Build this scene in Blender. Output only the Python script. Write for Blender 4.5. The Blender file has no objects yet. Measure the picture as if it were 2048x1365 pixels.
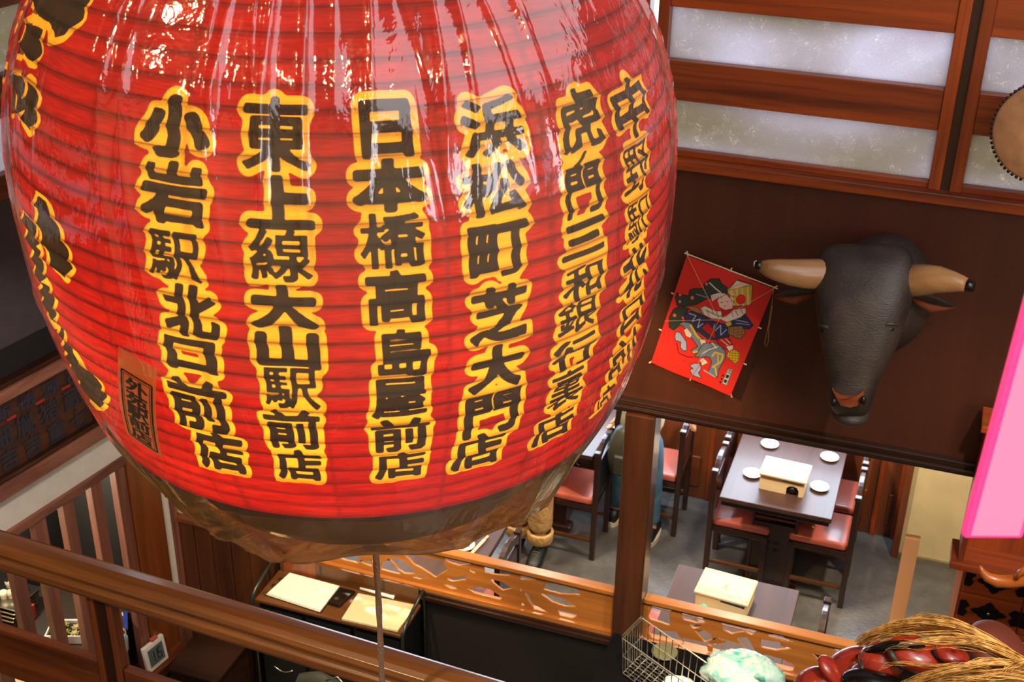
import bpy, bmesh, math, random
import numpy as np
from mathutils import Vector, Matrix, Euler
PI = math.pi
random.seed(7); rng = np.random.RandomState(7)
SC = bpy.context.scene
COL = SC.collection

# ---------------------------------------------------------------- camera
H = 5.2                                   # eye height above the ground floor
FPX = 2600.0
_d = np.array([-84, 4920, FPX]); _d /= np.linalg.norm(_d)
_l = np.array([-8524, -1519.5, FPX]); _l -= _d*(_l @ _d); _l /= np.linalg.norm(_l)
RM = np.array([-_l, np.cross(-_d, -_l), -_d])      # rows: world x, y, z in lens axes (x right, y down, z forward)
if RM[1][2] < 0: RM[1] = -RM[1]
cam_d = bpy.data.cameras.new('camera'); cam = bpy.data.objects.new('camera', cam_d); COL.objects.link(cam)
M4 = Matrix.Identity(4)
for r in range(3):
    M4[r][0] = RM[r][0]; M4[r][1] = -RM[r][1]; M4[r][2] = -RM[r][2]
M4[2][3] = H
cam.matrix_world = M4
cam_d.sensor_width = 36.0; cam_d.lens = FPX/2048*36.0
cam_d.clip_start = .02; cam_d.clip_end = 100
cam_d.dof.use_dof = True; cam_d.dof.focus_distance = 3.4; cam_d.dof.aperture_fstop = 9.0
SC.camera = cam

# ---------------------------------------------------------------- world, exposure, main lights
W = bpy.data.worlds.new('world'); SC.world = W; W.use_nodes = True
bg = W.node_tree.nodes['Background']; bg.inputs[0].default_value = (.86, .90, 1.0, 1); bg.inputs[1].default_value = 3.0
SC.view_settings.view_transform = 'Standard'; SC.view_settings.look = 'None'
SC.view_settings.gamma = 1; SC.view_settings.exposure = 0.0; SC.view_settings.use_curve_mapping = False

def area(name, loc, target, sx, sy, power, col):
    l = bpy.data.lights.new(name, 'AREA'); l.shape = 'RECTANGLE'; l.size = sx; l.size_y = sy; l.energy = power; l.color = col
    o = bpy.data.objects.new(name, l); COL.objects.link(o); o.location = loc
    o.rotation_euler = (Vector(target)-Vector(loc)).to_track_quat('-Z', 'Y').to_euler(); return o
def point(name, loc, power, col, r=.05):
    l = bpy.data.lights.new(name, 'POINT'); l.energy = power; l.color = col; l.shadow_soft_size = r
    o = bpy.data.objects.new(name, l); COL.objects.link(o); o.location = loc; return o
def spot(name, loc, target, power, col, deg, r=.06):
    l = bpy.data.lights.new(name, 'SPOT'); l.energy = power; l.color = col; l.shadow_soft_size = r
    l.spot_size = math.radians(deg); l.spot_blend = .5
    o = bpy.data.objects.new(name, l); COL.objects.link(o); o.location = loc
    o.rotation_euler = (Vector(target)-Vector(loc)).to_track_quat('-Z', 'Y').to_euler(); return o

area('skylight_glow', (1.45, 2.0, 5.84), (1.45, 2.0, 0), 3.2, 4.4, 115, (.95, .95, 1.0))
area('street_window_glow', (3.18, .75, 4.6), (-1.2, 2.6, 3.2), 2.9, 1.2, 75, (.95, .93, .96))
area('garden_window_glow', (-1.3, 7.52, 1.28), (-1.3, 5.4, .2), 4.6, .5, 110, (.72, .84, 1.0))
for i, (x, y) in enumerate([(-3.1, 6.1), (-1.9, 6.2), (-.7, 6.2), (.5, 6.2)]):
    spot('dining_downlight', (x, y, 2.25), (x, y+.15, 0), 120, (1.0, .82, .6), 120)
spot('desk_downlight', (-2.5, 4.2, 3.0), (-2.45, 4.75, .7), 230, (1.0, .80, .46), 44)
spot('stair_downlight', (-2.2, 1.2, 4.6), (-1.9, 2.7, 2.6), 120, (1.0, .78, .50), 80, .04)
spot('mask_downlight', (.9, 2.6, 4.9), (.25, 3.6, 2.4), 230, (1.0, .86, .66), 60, .05)
spot('basket_downlight', (-.6, 3.3, 3.3), (-.55, 4.25, 1.4), 150, (1.0, .90, .74), 46, .04)
spot('carving_downlight', (-1.3, 3.9, 3.2), (-1.5, 5.0, 1.0), 120, (1.0, .70, .36), 95, .06)
for (x, y) in [(-2.6, .6), (-1.9, .2), (-.9, .5), (-.2, .9), (-2.2, 1.4)]:
    point('ceiling_bulb', (x, y, 5.75), 22, (1.0, .72, .42), .035)
spot('left_wall_fill', (-3.0, 3.0, 2.95), (-4.0, 4.1, 1.45), 55, (1.0, .93, .84), 84, .08)  # added spot that brightens the left wall; no fitting belongs here
point('kitchen_bulb', (-5.0, 4.4, 1.9), 90, (1.0, .85, .6), .1)

# ---------------------------------------------------------------- helpers
def wray(px, py):                          # direction from the eye towards a spot measured in the photograph
    return Vector(RM @ np.array([px-1024.0, py-682.5, FPX]))
EYE = Vector((0, 0, H))
def PZ(px, py, z):
    r = wray(px, py); return EYE + r*((z-H)/r.z)
def PY(px, py, y):
    r = wray(px, py); return EYE + r*(y/r.y)
def PD(px, py, d):
    r = wray(px, py); return EYE + r.normalized()*d

def tag(o, label=None, cat=None, group=None, kind=None):
    if label: o['label'] = label
    if cat: o['category'] = cat
    if group: o['group'] = group
    if kind: o['kind'] = kind
    return o
def thing(name, loc, label, cat, group=None, rz=0):
    o = bpy.data.objects.new(name, None); COL.objects.link(o); o.location = loc; o.rotation_euler = (0, 0, rz)
    o.empty_display_size = .05
    return tag(o, label, cat, group)
def copy_tree(o, parent=None):
    c = o.copy(); COL.objects.link(c); c.parent = parent
    for ch in list(o.children): copy_tree(ch, c)
    return c

class MB:
    def __init__(s): s.v = []; s.f = []
    def add(s, v, f):
        n = len(s.v); s.v += [tuple(p) for p in v]; s.f += [tuple(i+n for i in q) for q in f]; return s
    def box(s, a, b, rot=None, piv=None):
        x0, y0, z0 = a; x1, y1, z1 = b
        v = [Vector(p) for p in ((x0,y0,z0),(x1,y0,z0),(x1,y1,z0),(x0,y1,z0),(x0,y0,z1),(x1,y0,z1),(x1,y1,z1),(x0,y1,z1))]
        if rot is not None:
            piv = Vector(piv) if piv is not None else Vector(((x0+x1)/2, (y0+y1)/2, (z0+z1)/2))
            v = [rot @ (p-piv) + piv for p in v]
        return s.add(v, [(0,3,2,1),(4,5,6,7),(0,1,5,4),(1,2,6,5),(2,3,7,6),(3,0,4,7)])
    def beam(s, a, b, w, h, up=(0,0,1)):       # box along a->b, width w sideways, height h along up; a, b on its centre line
        a = Vector(a); b = Vector(b); d = (b-a).normalized(); u = Vector(up); sd = d.cross(u).normalized(); u = sd.cross(d).normalized()
        v = []
        for p in (a, b):
            for (i, j) in ((-1,-1),(1,-1),(1,1),(-1,1)): v.append(p + sd*(i*w/2) + u*(j*h/2))
        return s.add(v, [(3,2,1,0),(4,5,6,7),(0,1,5,4),(1,2,6,5),(2,3,7,6),(3,0,4,7)])
    def sweep(s, path, prof, up=(0,0,1), closed=True):  # 2-D profile (side, up) along a path
        path = [Vector(p) for p in path]; n = len(prof); base = len(s.v); vs = []
        for i, p in enumerate(path):
            d = (path[min(i+1, len(path)-1)] - path[max(i-1, 0)]).normalized(); u = Vector(up)
            sd = d.cross(u).normalized(); uu = sd.cross(d).normalized()
            for (a, b) in prof: vs.append(p + sd*a + uu*b)
        fs = []
        for i in range(len(path)-1):
            for j in range(n if closed else n-1):
                k = (j+1) % n; fs.append((i*n+j, i*n+k, (i+1)*n+k, (i+1)*n+j))
        if closed: fs.append(tuple(range(n-1, -1, -1))); fs.append(tuple((len(path)-1)*n+j for j in range(n)))
        return s.add(vs, fs)
    def tube(s, path, r, n=8, cap=True):
        path = [Vector(p) for p in path]; rr = r if hasattr(r, '__len__') else [r]*len(path)
        vs = []; fs = []; prev = None
        for i, p in enumerate(path):
            d = (path[min(i+1, len(path)-1)] - path[max(i-1, 0)])
            d = d.normalized() if d.length > 1e-9 else Vector((0,0,1))
            a = prev if prev is not None else (Vector((0,0,1)) if abs(d.z) < .9 else Vector((1,0,0)))
            a = (a - d*a.dot(d)); a = a.normalized() if a.length > 1e-6 else d.orthogonal().normalized()
            prev = a; b = d.cross(a)
            for k in range(n):
                t = 2*PI*k/n; vs.append(p + (a*math.cos(t)+b*math.sin(t))*rr[i])
        for i in range(len(path)-1):
            for k in range(n):
                m = (k+1) % n; fs.append((i*n+k, i*n+m, (i+1)*n+m, (i+1)*n+k))
        if cap: fs.append(tuple(range(n-1, -1, -1))); fs.append(tuple((len(path)-1)*n+k for k in range(n)))
        return s.add(vs, fs)
    def lathe(s, prof, c=(0,0,0), n=32, rot=None, caps=True):
        c = Vector(c); vs = []; fs = []
        for (r, z) in prof:
            for k in range(n):
                t = 2*PI*k/n; p = Vector((r*math.cos(t), r*math.sin(t), z))
                if rot is not None: p = rot @ p
                vs.append(p + c)
        for i in range(len(prof)-1):
            for k in range(n):
                m = (k+1) % n; fs.append((i*n+k, i*n+m, (i+1)*n+m, (i+1)*n+k))
        if caps: fs.append(tuple(range(n-1, -1, -1))); fs.append(tuple((len(prof)-1)*n+k for k in range(n)))
        return s.add(vs, fs)
    def ball(s, c, r, n=12, m=8, rot=None):
        r = Vector(r) if hasattr(r, '__len__') else Vector((r, r, r)); vs = []; fs = []
        for i in range(m+1):
            ph = PI*i/m - PI/2
            for k in range(n):
                t = 2*PI*k/n; p = Vector((r.x*math.cos(ph)*math.cos(t), r.y*math.cos(ph)*math.sin(t), r.z*math.sin(ph)))
                if rot is not None: p = rot @ p
                vs.append(p + Vector(c))
        for i in range(m):
            for k in range(n):
                q = (k+1) % n; fs.append((i*n+k, i*n+q, (i+1)*n+q, (i+1)*n+k))
        return s.add(vs, fs)
    def loft(s, rings, caps=True):
        n = len(rings[0]); vs = [p for r in rings for p in r]; fs = []
        for i in range(len(rings)-1):
            for k in range(n):
                m = (k+1) % n; fs.append((i*n+k, i*n+m, (i+1)*n+m, (i+1)*n+k))
        if caps: fs.append(tuple(range(n-1, -1, -1))); fs.append(tuple((len(rings)-1)*n+k for k in range(n)))
        return s.add(vs, fs)
    def prism(s, poly, d):                     # planar polygon (3-D points) pushed by vector d
        poly = [Vector(p) for p in poly]; d = Vector(d); n = len(poly)
        fs = [tuple(range(n-1, -1, -1)), tuple(range(n, 2*n))] + [(i, (i+1) % n, n+(i+1) % n, n+i) for i in range(n)]
        return s.add(poly + [p+d for p in poly], fs)

def obj(name, mb, mat, parent=None, bevel=0, smooth=False, local=False, seg=2, sub=0, label=None):
    me = bpy.data.meshes.new(name)
    off = parent_world(parent) if (parent is not None and not local) else Vector((0,0,0))
    me.from_pydata([tuple(Vector(p)-off) for p in mb.v], [], mb.f)
    bm = bmesh.new(); bm.from_mesh(me); bmesh.ops.remove_doubles(bm, verts=bm.verts, dist=1e-6)
    bmesh.ops.recalc_face_normals(bm, faces=bm.faces); bm.to_mesh(me); bm.free()
    if smooth:
        for p in me.polygons: p.use_smooth = True
    o = bpy.data.objects.new(name, me); COL.objects.link(o); o.parent = parent
    if mat is not None: me.materials.append(mat)
    if bevel:
        m = o.modifiers.new('bevel', 'BEVEL'); m.width = bevel; m.segments = seg; m.limit_method = 'ANGLE'; m.angle_limit = .6
        m.harden_normals = False
    if sub:
        m = o.modifiers.new('sub', 'SUBSURF'); m.levels = sub; m.render_levels = sub
    if label: o['label'] = label
    return o
def parent_world(p):
    v = Vector((0,0,0))
    while p is not None: v += p.location; p = p.parent
    return v
def B(a, b, **k): return MB().box(a, b, **k)
def one(name, mb, mat, label, cat, group=None, **k):
    return tag(obj(name, mb, mat, None, **k), label, cat, group)
def struct(name, mb, mat, parent=None, **k):
    o = obj(name, mb, mat, parent, **k)
    if parent is None: o['kind'] = 'structure'
    return o

# ---------------------------------------------------------------- materials
def S(c): return tuple((x/255/12.92 if x/255 <= .04045 else ((x/255+.055)/1.055)**2.4) for x in c) + (1,)
class NT:
    def __init__(s, name):
        s.m = bpy.data.materials.new(name); s.m.use_nodes = True; s.t = s.m.node_tree; s.n = s.t.nodes; s.L = s.t.links
        s.b = s.n['Principled BSDF']; s.out = s.n['Material Output']
    def N(s, typ, ins=None, **k):
        n = s.n.new(typ)
        for a, b in k.items(): setattr(n, a, b)
        for a, b in (ins or {}).items():
            if isinstance(b, bpy.types.NodeSocket): s.L.new(b, n.inputs[a])
            else: n.inputs[a].default_value = b
        return n
    def set(s, **k):
        for a, b in k.items():
            i = s.b.inputs[a.replace('_', ' ')]
            if isinstance(b, bpy.types.NodeSocket): s.L.new(b, i)
            else: i.default_value = b
        return s
    def ramp(s, fac, stops):
        r = s.n.new('ShaderNodeValToRGB'); s.L.new(fac, r.inputs[0]); e = r.color_ramp.elements
        e[0].position, e[0].color = stops[0]; e[1].position, e[1].color = stops[-1]
        for p, c in stops[1:-1]: x = e.new(p); x.color = c
        return r.outputs[0]
    def coords(s, scale=(1,1,1), which='Object', rot=(0,0,0)):
        tc = s.n.new('ShaderNodeTexCoord'); mp = s.n.new('ShaderNodeMapping'); s.L.new(tc.outputs[which], mp.inputs[0])
        mp.inputs['Scale'].default_value = scale; mp.inputs['Rotation'].default_value = rot; return mp.outputs[0]
    def bump(s, h, dist=.01, strength=.5):
        b = s.N('ShaderNodeBump', {'Height': h, 'Distance': dist, 'Strength': strength}); s.L.new(b.outputs[0], s.b.inputs['Normal']); return b
def plain(name, col, rough=.5, metal=0, noise=.12, nscale=12, spec=None, coat=0, bump=0):
    t = NT(name); c = S(col); no = t.N('ShaderNodeTexNoise', {'Vector': t.coords(), 'Scale': nscale, 'Detail': 5.0})
    a = tuple(x*(1-noise) for x in c[:3])+(1,); b = tuple(min(1, x*(1+noise)) for x in c[:3])+(1,)
    t.set(Base_Color=t.ramp(no.outputs[0], [(.3, a), (.7, b)]), Roughness=rough, Metallic=metal)
    if coat: t.set(Coat_Weight=coat, Coat_Roughness=.15)
    if spec is not None: t.b.inputs['Specular IOR Level'].default_value = spec
    if bump: t.bump(no.outputs[0], .004, bump)
    return t.m
def wood(name, dark, light, axis='X', rough=.42, grain=1.0, coat=0, knots=False, spec=None):
    t = NT(name); k = {'X': (1.2, 26, 26), 'Y': (26, 1.2, 26), 'Z': (26, 26, 1.2)}[axis]; k = tuple(x*grain for x in k)
    v = t.coords(k)
    n1 = t.N('ShaderNodeTexNoise', {'Vector': v, 'Scale': 1.0, 'Detail': 8.0, 'Roughness': .62, 'Distortion': .6})
    n2 = t.N('ShaderNodeTexNoise', {'Vector': t.coords(tuple(x*.18 for x in k)), 'Scale': 1.0, 'Detail': 3.0, 'Distortion': 1.5})
    mx = t.N('ShaderNodeMath', {0: n1.outputs[0], 1: n2.outputs[0]}, operation='ADD')
    mul = t.N('ShaderNodeMath', {0: mx.outputs[0], 1: .5}, operation='MULTIPLY')
    fac = mul.outputs[0]
    if knots:
        w = t.N('ShaderNodeTexWave', {'Vector': t.coords(tuple(x*.30 for x in k)), 'Scale': 1.4, 'Distortion': 7.0, 'Detail': 2.0, 'Detail Scale': .6}, wave_type='RINGS')
        fac = t.N('ShaderNodeMix', {0: .6, 2: mul.outputs[0], 3: w.outputs['Fac']}).outputs[0]
    d, l = S(dark), S(light); md = tuple((a+b)/2 for a, b in zip(d, l))
    t.set(Base_Color=t.ramp(fac, [(.34, d), (.5, md), (.66, l)]), Roughness=rough)
    if coat: t.set(Coat_Weight=coat, Coat_Roughness=.12)
    if spec is not None: t.b.inputs['Specular IOR Level'].default_value = spec
    t.bump(n1.outputs[0], .002, .35); return t.m
def emit(name, col, strength, base=None):
    t = NT(name); t.set(Base_Color=base or S(col), Emission_Color=S(col), Emission_Strength=strength, Roughness=.4); return t.m

MT = {}
for ax in 'XYZ':
    MT['red'+ax] = wood('redwood_'+ax, (80, 27, 8), (184, 80, 23), ax, .38, coat=.25)
    MT['brown'+ax] = wood('brown_wood_'+ax, (62, 26, 12), (132, 70, 34), ax, .4, coat=.2)
    MT['dark'+ax] = wood('dark_wood_'+ax, (30, 13, 8), (58, 28, 18), ax, .33, coat=.3)
    MT['pink'+ax] = wood('weathered_wood_'+ax, (92, 50, 38), (152, 98, 80), ax, .5)
    MT['honey'+ax] = wood('honey_wood_'+ax, (136, 76, 26), (204, 130, 58), ax, .36, grain=.7, coat=.15)
    MT['pale'+ax] = wood('pale_wood_'+ax, (212, 180, 128), (244, 226, 184), ax, .5)
MT['post'] = wood('post_wood', (44, 21, 11), (86, 46, 24), 'Z', .36, coat=.25)
MT['board'] = wood('wainscot_wood', (52, 26, 13), (98, 54, 27), 'Z', .45)
MT['desk'] = wood('desk_wood', (60, 33, 15), (104, 62, 28), 'X', .4)
MT['plank'] = wood('knotty_plank', (168, 108, 66), (214, 152, 102), 'Z', .5, grain=.6, knots=True)
MT['panel'] = wood('stained_panel', (92, 44, 17), (134, 70, 30), 'Z', .4, coat=.2)
MT['upper'] = wood('dark_board', (64, 28, 13), (80, 37, 18), 'Z', .5, grain=.5)
MT['greywall'] = plain('dark_plaster', (60, 50, 54), .8)
MT['cream'] = plain('cream_plaster', (214, 196, 148), .85, noise=.08, nscale=6)
MT['white'] = plain('white_plaster', (212, 206, 196), .8, noise=.05)
MT['black'] = plain('black_lacquer', (16, 13, 12), .25)
MT['blackm'] = plain('black_metal', (18, 18, 19), .42, metal=.2)
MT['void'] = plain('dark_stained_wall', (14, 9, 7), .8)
MT['pitch'] = plain('matt_black_top', (9, 8, 8), .9, spec=.1)
MT['coral'] = plain('coral_vinyl', (200, 102, 84), .36, noise=.06, coat=.35)
MT['table'] = wood('table_wood', (52, 32, 28), (78, 52, 46), 'Y', .42, coat=.12)
MT['steel'] = plain('bright_steel', (190, 186, 176), .25, metal=1)
MT['porcelain'] = plain('porcelain', (232, 230, 224), .2, noise=.03)
MT['paper'] = plain('white_paper', (232, 228, 216), .7, noise=.03)
# ================================================================ THE SETTING
def slate():
    t = NT('slate_floor'); v = t.coords((1,1,1))
    n1 = t.N('ShaderNodeTexNoise', {'Vector': v, 'Scale': 3.2, 'Detail': 8.0, 'Roughness': .72, 'Distortion': .25})
    n2 = t.N('ShaderNodeTexNoise', {'Vector': v, 'Scale': 38.0, 'Detail': 5.0})
    c = t.ramp(n1.outputs[0], [(.25, S((66,63,60))), (.52, S((88,86,84))), (.8, S((120,117,110)))])
    r = t.N('ShaderNodeMapRange', {0: n1.outputs[0], 3: .20, 4: .40})
    t.set(Base_Color=c, Roughness=r.outputs[0], Coat_Weight=.2, Coat_Roughness=.2); t.bump(n2.outputs[0], .004, .5); return t.m
struct('floor', B((-7,-2,-.12), (3.4,8.0,0)), slate())
def panefab():
    t = NT('washi_pane'); v = t.coords((1,1,1))
    w = t.N('ShaderNodeTexNoise', {'Vector': v, 'Scale': 3.0, 'Detail': 2.0})
    vv = t.N('ShaderNodeVectorMath', {0: v, 1: w.outputs['Color']}, operation='ADD')
    n1 = t.N('ShaderNodeTexNoise', {'Vector': vv.outputs[0], 'Scale': 17.0, 'Detail': 1.5, 'Distortion': 2.2})
    a = t.N('ShaderNodeMath', {0: n1.outputs[0], 1: .5}, operation='SUBTRACT'); a = t.N('ShaderNodeMath', {0: a.outputs[0]}, operation='ABSOLUTE')
    fib = t.N('ShaderNodeMapRange', {0: a.outputs[0], 1: .0, 2: .012, 3: 1.0, 4: 0.0})
    n2 = t.N('ShaderNodeTexNoise', {'Vector': v, 'Scale': 22.0, 'Detail': 2.0})
    m2 = t.N('ShaderNodeMapRange', {0: n2.outputs[0], 1: .50, 2: .58})
    fm = t.N('ShaderNodeMath', {0: fib.outputs[0], 1: m2.outputs[0]}, operation='MULTIPLY')
    n3 = t.N('ShaderNodeTexNoise', {'Vector': v, 'Scale': 240.0, 'Detail': 2.0})
    n4 = t.N('ShaderNodeTexNoise', {'Vector': t.coords((1.0,1,1.6)), 'Scale': 1.35, 'Detail': 1.0})
    base = t.ramp(n4.outputs[0], [(.34, S((178,170,150))), (.46, S((196,190,188))), (.58, S((224,222,230))), (.72, S((206,190,196)))])
    g = t.N('ShaderNodeMapRange', {0: n3.outputs[0], 1: .3, 2: .7, 3: .88, 4: 1.0})
    b2 = t.N('ShaderNodeVectorMath', {0: base, 1: (1,1,1)}, operation='MULTIPLY'); t.L.new(g.outputs[0], b2.inputs[1])
    mx = t.N('ShaderNodeMix', {0: fm.outputs[0]}, data_type='RGBA'); t.L.new(b2.outputs[0], mx.inputs[6]); mx.inputs[7].default_value = S((255,252,240))
    tr = t.N('ShaderNodeBsdfTranslucent', {'Color': mx.outputs[2]}); df = t.N('ShaderNodeBsdfDiffuse', {'Color': mx.outputs[2]})
    ms = t.N('ShaderNodeMixShader', {0: .22, 1: tr.outputs[0], 2: df.outputs[0]}); t.L.new(ms.outputs[0], t.out.inputs[0]); return t.m
MT['pane'] = panefab()
MT['ceil'] = wood('ceiling_board', (90, 44, 20), (150, 84, 44), 'X', .5)

# upper storey, across the void
struct('wall_right', B((-3.9,5.0,2.23), (3.4,5.12,3.354)), MT['upper'])
struct('trim_1', MB().box((-3.75,4.965,2.165), (3.4,5.12,2.23)).box((-3.75,4.945,2.185), (3.4,4.965,2.205)), MT['darkX'], bevel=.006)
wp = struct('wall_right_upper', B((-3.9,5.0,5.14), (3.4,5.12,6.0)), MT['upper'])
struct('trim_2', MB().box((-3.75,4.95,3.354), (3.4,5.12,3.398)), MT['redX'], bevel=.004)
panes = [(3.423,3.63),(3.79,4.0),(4.17,4.38),(4.55,4.76),(4.93,5.14)]
for i, (x0, x1) in enumerate([(-1.09,-.03),(.095,1.15),(1.28,2.3),(-2.2,-1.215),(-3.35,-2.33)]):
    w = bpy.data.objects.new('window_%d' % (i+1), None); COL.objects.link(w); w.location = ((x0+x1)/2, 5.02, 3.4); w['kind'] = 'structure'
    for sx in (x0-.045, x1): obj('stile', B((sx,4.985,3.398), (sx+.045,5.07,5.16)), MT['redZ'], w, bevel=.003)
    obj('window_rail', B((x0,5.0,3.398), (x1,5.07,3.423)), MT['redX'], w, bevel=.002)
    for k, (a, b) in enumerate(panes):
        obj('pane', B((x0,5.035,a), (x1,5.039,b)), MT['pane'], w)
        if k < 4:
            c = panes[k+1][0]
            obj('window_rail', B((x0,4.995,b), (x1,5.07,c)), MT['redX'], w, bevel=.003)
struct('trim_3', B((2.345,4.98,3.398), (3.4,5.1,5.16)), MT['redZ'])
for i, x in enumerate((.015, 1.195, -1.22, -2.33, -3.5)):
    struct('trim_%d' % (4+i), B((x,5.0,3.398), (x+.035 if i < 4 else x+.105,5.11,5.16)), MT['darkZ'])
struct('ceiling', B((-7,-2,6.0), (3.4,5.2,6.1)), MT['ceil'])
for k in range(7):
    struct('trim_%d' % (10+k), B((-5.2,-1.2+k*.95,5.86), (3.3,-1.06+k*.95,6.0)), MT['brownX'], bevel=.008)
struct('wall_behind', MB().box((-7,-1.55,0), (3.4,-1.45,3.9)).box((-7,-1.55,3.9), (3.4,-1.45,6)), MT['cream'])
w = bpy.data.objects.new('window_6', None); COL.objects.link(w); w.location = (3.35,.75,3.95); w['kind'] = 'structure'
for k in range(4): obj('pane', B((3.345,-.75+k*.75,3.95), (3.35,-.03+k*.75,5.25)), MT['pane'], w); obj('stile', B((3.3,-.03+k*.75,3.95), (3.38,k*.75,5.25)), MT['redZ'], w)
for zz in (4.37, 4.85): obj('window_rail', B((3.31,-.75,zz), (3.38,2.25,zz+.035)), MT['redX'], w)
struct('wall_far_right', MB().box((3.3,-1.5,0), (3.4,8,3.95)).box((3.3,-1.5,5.25), (3.4,8,6)).box((3.3,-1.5,3.95), (3.4,-.75,5.25)).box((3.3,2.25,3.95), (3.4,8,5.25)), MT['cream'])

# ground floor dining room
struct('ceiling_dining', B((-4.6,5.12,2.36), (3.4,7.7,2.45)), MT['ceil'])
wb = bpy.data.objects.new('wall_back', None); COL.objects.link(wb); wb.location = (-1.5,7.56,0); wb['kind'] = 'structure'
obj('backing', MB().box((-4.6,7.6,0), (1.6,7.72,1.02)).box((-4.6,7.6,1.55), (1.6,7.72,2.45)), MT['void'], wb)
x = -4.5
while x < .1:
    x1 = min(x+.56, .12)
    obj('wall_panel', B((x+.004,7.56,.0), (x1-.004,7.6,1.02)), MT['panel'], wb, bevel=.004)
    obj('lower_panel', B((x+.10,7.545,.10), (x1-.07,7.565,.34)), MT['panel'], wb, bevel=.006)
    obj('panel_strip', B((x1-.016,7.54,0), (x1+.016,7.565,1.02)), MT['redZ'], wb, bevel=.003)
    x += .56
w = bpy.data.objects.new('window_7', None); COL.objects.link(w); w.location = (-1.3,7.6,1.02); w['kind'] = 'structure'
for k in range(5): obj('pane', B((-4.3+k*.95,7.62,1.02), (-3.4+k*.95,7.63,1.55)), MT['pane'], w); obj('stile', B((-3.4+k*.95,7.58,1.02), (-3.35+k*.95,7.66,1.55)), MT['redZ'], w)
struct('wall_back_cream', MB().box((.17,7.38,0), (3.3,7.6,2.45)), MT['cream'])
struct('baseboard_back', B((.17,7.36,0), (3.3,7.38,.025)), plain('grey_skirting', (120,112,88), .7))
struct('trim_20', B((.125,7.34,0), (.17,7.6,2.4)), MT['brownZ'], bevel=.004)
struct('wall_dining_left', B((-4.75,5.1,0), (-4.6,7.7,2.45)), MT['panel'])

# screen plane y = 5
struct('wall_boarded', B((-3.75,5.03,0), (-3.0,5.12,2.23)), MT['cream'])
bw = struct('trim_21', B((-3.70,4.985,.905), (-3.0,5.04,.935)), MT['brownX'], bevel=.004)
bd = bpy.data.objects.new('wall_wainscot', None); COL.objects.link(bd); bd.location = (-3.35,5.0,0); bd['kind'] = 'structure'
for k in range(6):
    obj('plank', B((-3.69+k*.115,4.998+(k%2)*.004,0), (-3.69+k*.115+.110,5.03,.905)), MT['board'], bd, bevel=.003)
struct('trim_22', B((-3.0,4.96,0), (-2.80,5.1,2.2)), MT['panel'], bevel=.006)
struct('wall_low_left', B((-2.80,5.0,0), (-1.15,5.06,.80)), MT['void'])
struct('wall_low_right', B((-1.0,5.0,0), (.13,5.06,.80)), MT['void'])

# left wall, turned a little
CL = Vector((-3.686, 5.0, 0)); LU = Vector((math.sin(math.radians(10)), math.cos(math.radians(10)), 0)); LN = Vector((math.cos(math.radians(10)), -math.sin(math.radians(10)), 0))
def LP(u, z, o=0): return CL + LU*u + LN*o + Vector((0,0,z))
def LB(mb, u0, u1, z0, z1, o0, o1):
    v = [LP(u, z, o) for z in (z0, z1) for (u, o) in ((u0,o0),(u0,o1),(u1,o1),(u1,o0))]
    return mb.add(v, [(0,1,2,3),(7,6,5,4),(0,4,5,1),(1,5,6,2),(2,6,7,3),(3,7,4,0)])
def LX(px, py, o=0):                        # where the sight line meets the left wall (offset o)
    r = wray(px, py); P0 = LP(0, 0, o); k = (P0-EYE).dot(LN)/r.dot(LN); P = EYE + r*k
    return (P-CL).dot(LU), P.z
def lbm(*a): return LB(MB(), *a)
U0 = -6.2
struct('wall_left', lbm(U0, 0, 2.4, 3.07, -.1, 0), MT['greywall'])
struct('wall_left_upper', lbm(U0, 0, 4.5, 6.0, -.1, 0), MT['greywall'])
struct('wall_left_band', lbm(U0, 0.02, 1.5, 1.70, -.1, 0), MT['white'])
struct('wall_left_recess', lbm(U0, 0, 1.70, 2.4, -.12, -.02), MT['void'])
struct('trim_30', lbm(U0, -.28, 2.17, 2.225, -.02, .05), MT['pinkY'], bevel=.004)
struct('trim_31', lbm(U0, -.02, 2.225, 2.25, -.02, .03), MT['darkY'])
struct('trim_32', lbm(U0, -.28, 1.70, 1.775, -.02, .055), MT['pinkY'], bevel=.005)
struct('trim_33', lbm(U0, -.30, 1.452, 1.5, -.05, .02), MT['pinkY'], bevel=.004)
w = bpy.data.objects.new('window_8', None); COL.objects.link(w); w.location = LP(-1, 3.07); w['kind'] = 'structure'
for a, b in ((3.07,3.18),(3.42,3.60),(3.87,4.05),(4.3,4.5)): obj('window_rail', lbm(U0, 0, a, b, -.06, .01), MT['brownY'], w, bevel=.004)
for a, b in ((3.18,3.42),(3.60,3.87),(4.05,4.3)): obj('pane', lbm(U0, 0, a, b, -.034, -.03), MT['pane'], w)
struct('trim_34', lbm(-.306, -.095, 0, 1.5, -.08, .02), MT['panel'], bevel=.005)
struct('wall_left_return', lbm(-.095, -.03, .30, 1.5, -.06, .0), MT['white'])
struct('trim_35', lbm(-.035, .0, 0, 1.5, -.06, .02), MT['pinkZ'], bevel=.004)
struct('trim_36', lbm(-.10, -.03, 0, .30, -.06, .03), MT['pinkZ'], bevel=.004)
sc = thing('slatted_screen', LP(-.9, 0, 0), 'upright wooden slats under the white band on the left wall', 'screen')
k = 0
for u in (-.346,-.512,-.70,-.878,-1.05,-1.225,-1.40,-1.575):
    obj('slat', lbm(u-.034, u+.034, .12, 1.455, -.035, .012), MT['pinkZ'], sc, bevel=.003)
obj('sill', lbm(-1.7, -.10, .06, .12, -.06, .10), MT['brownY'], sc, bevel=.004)
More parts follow.
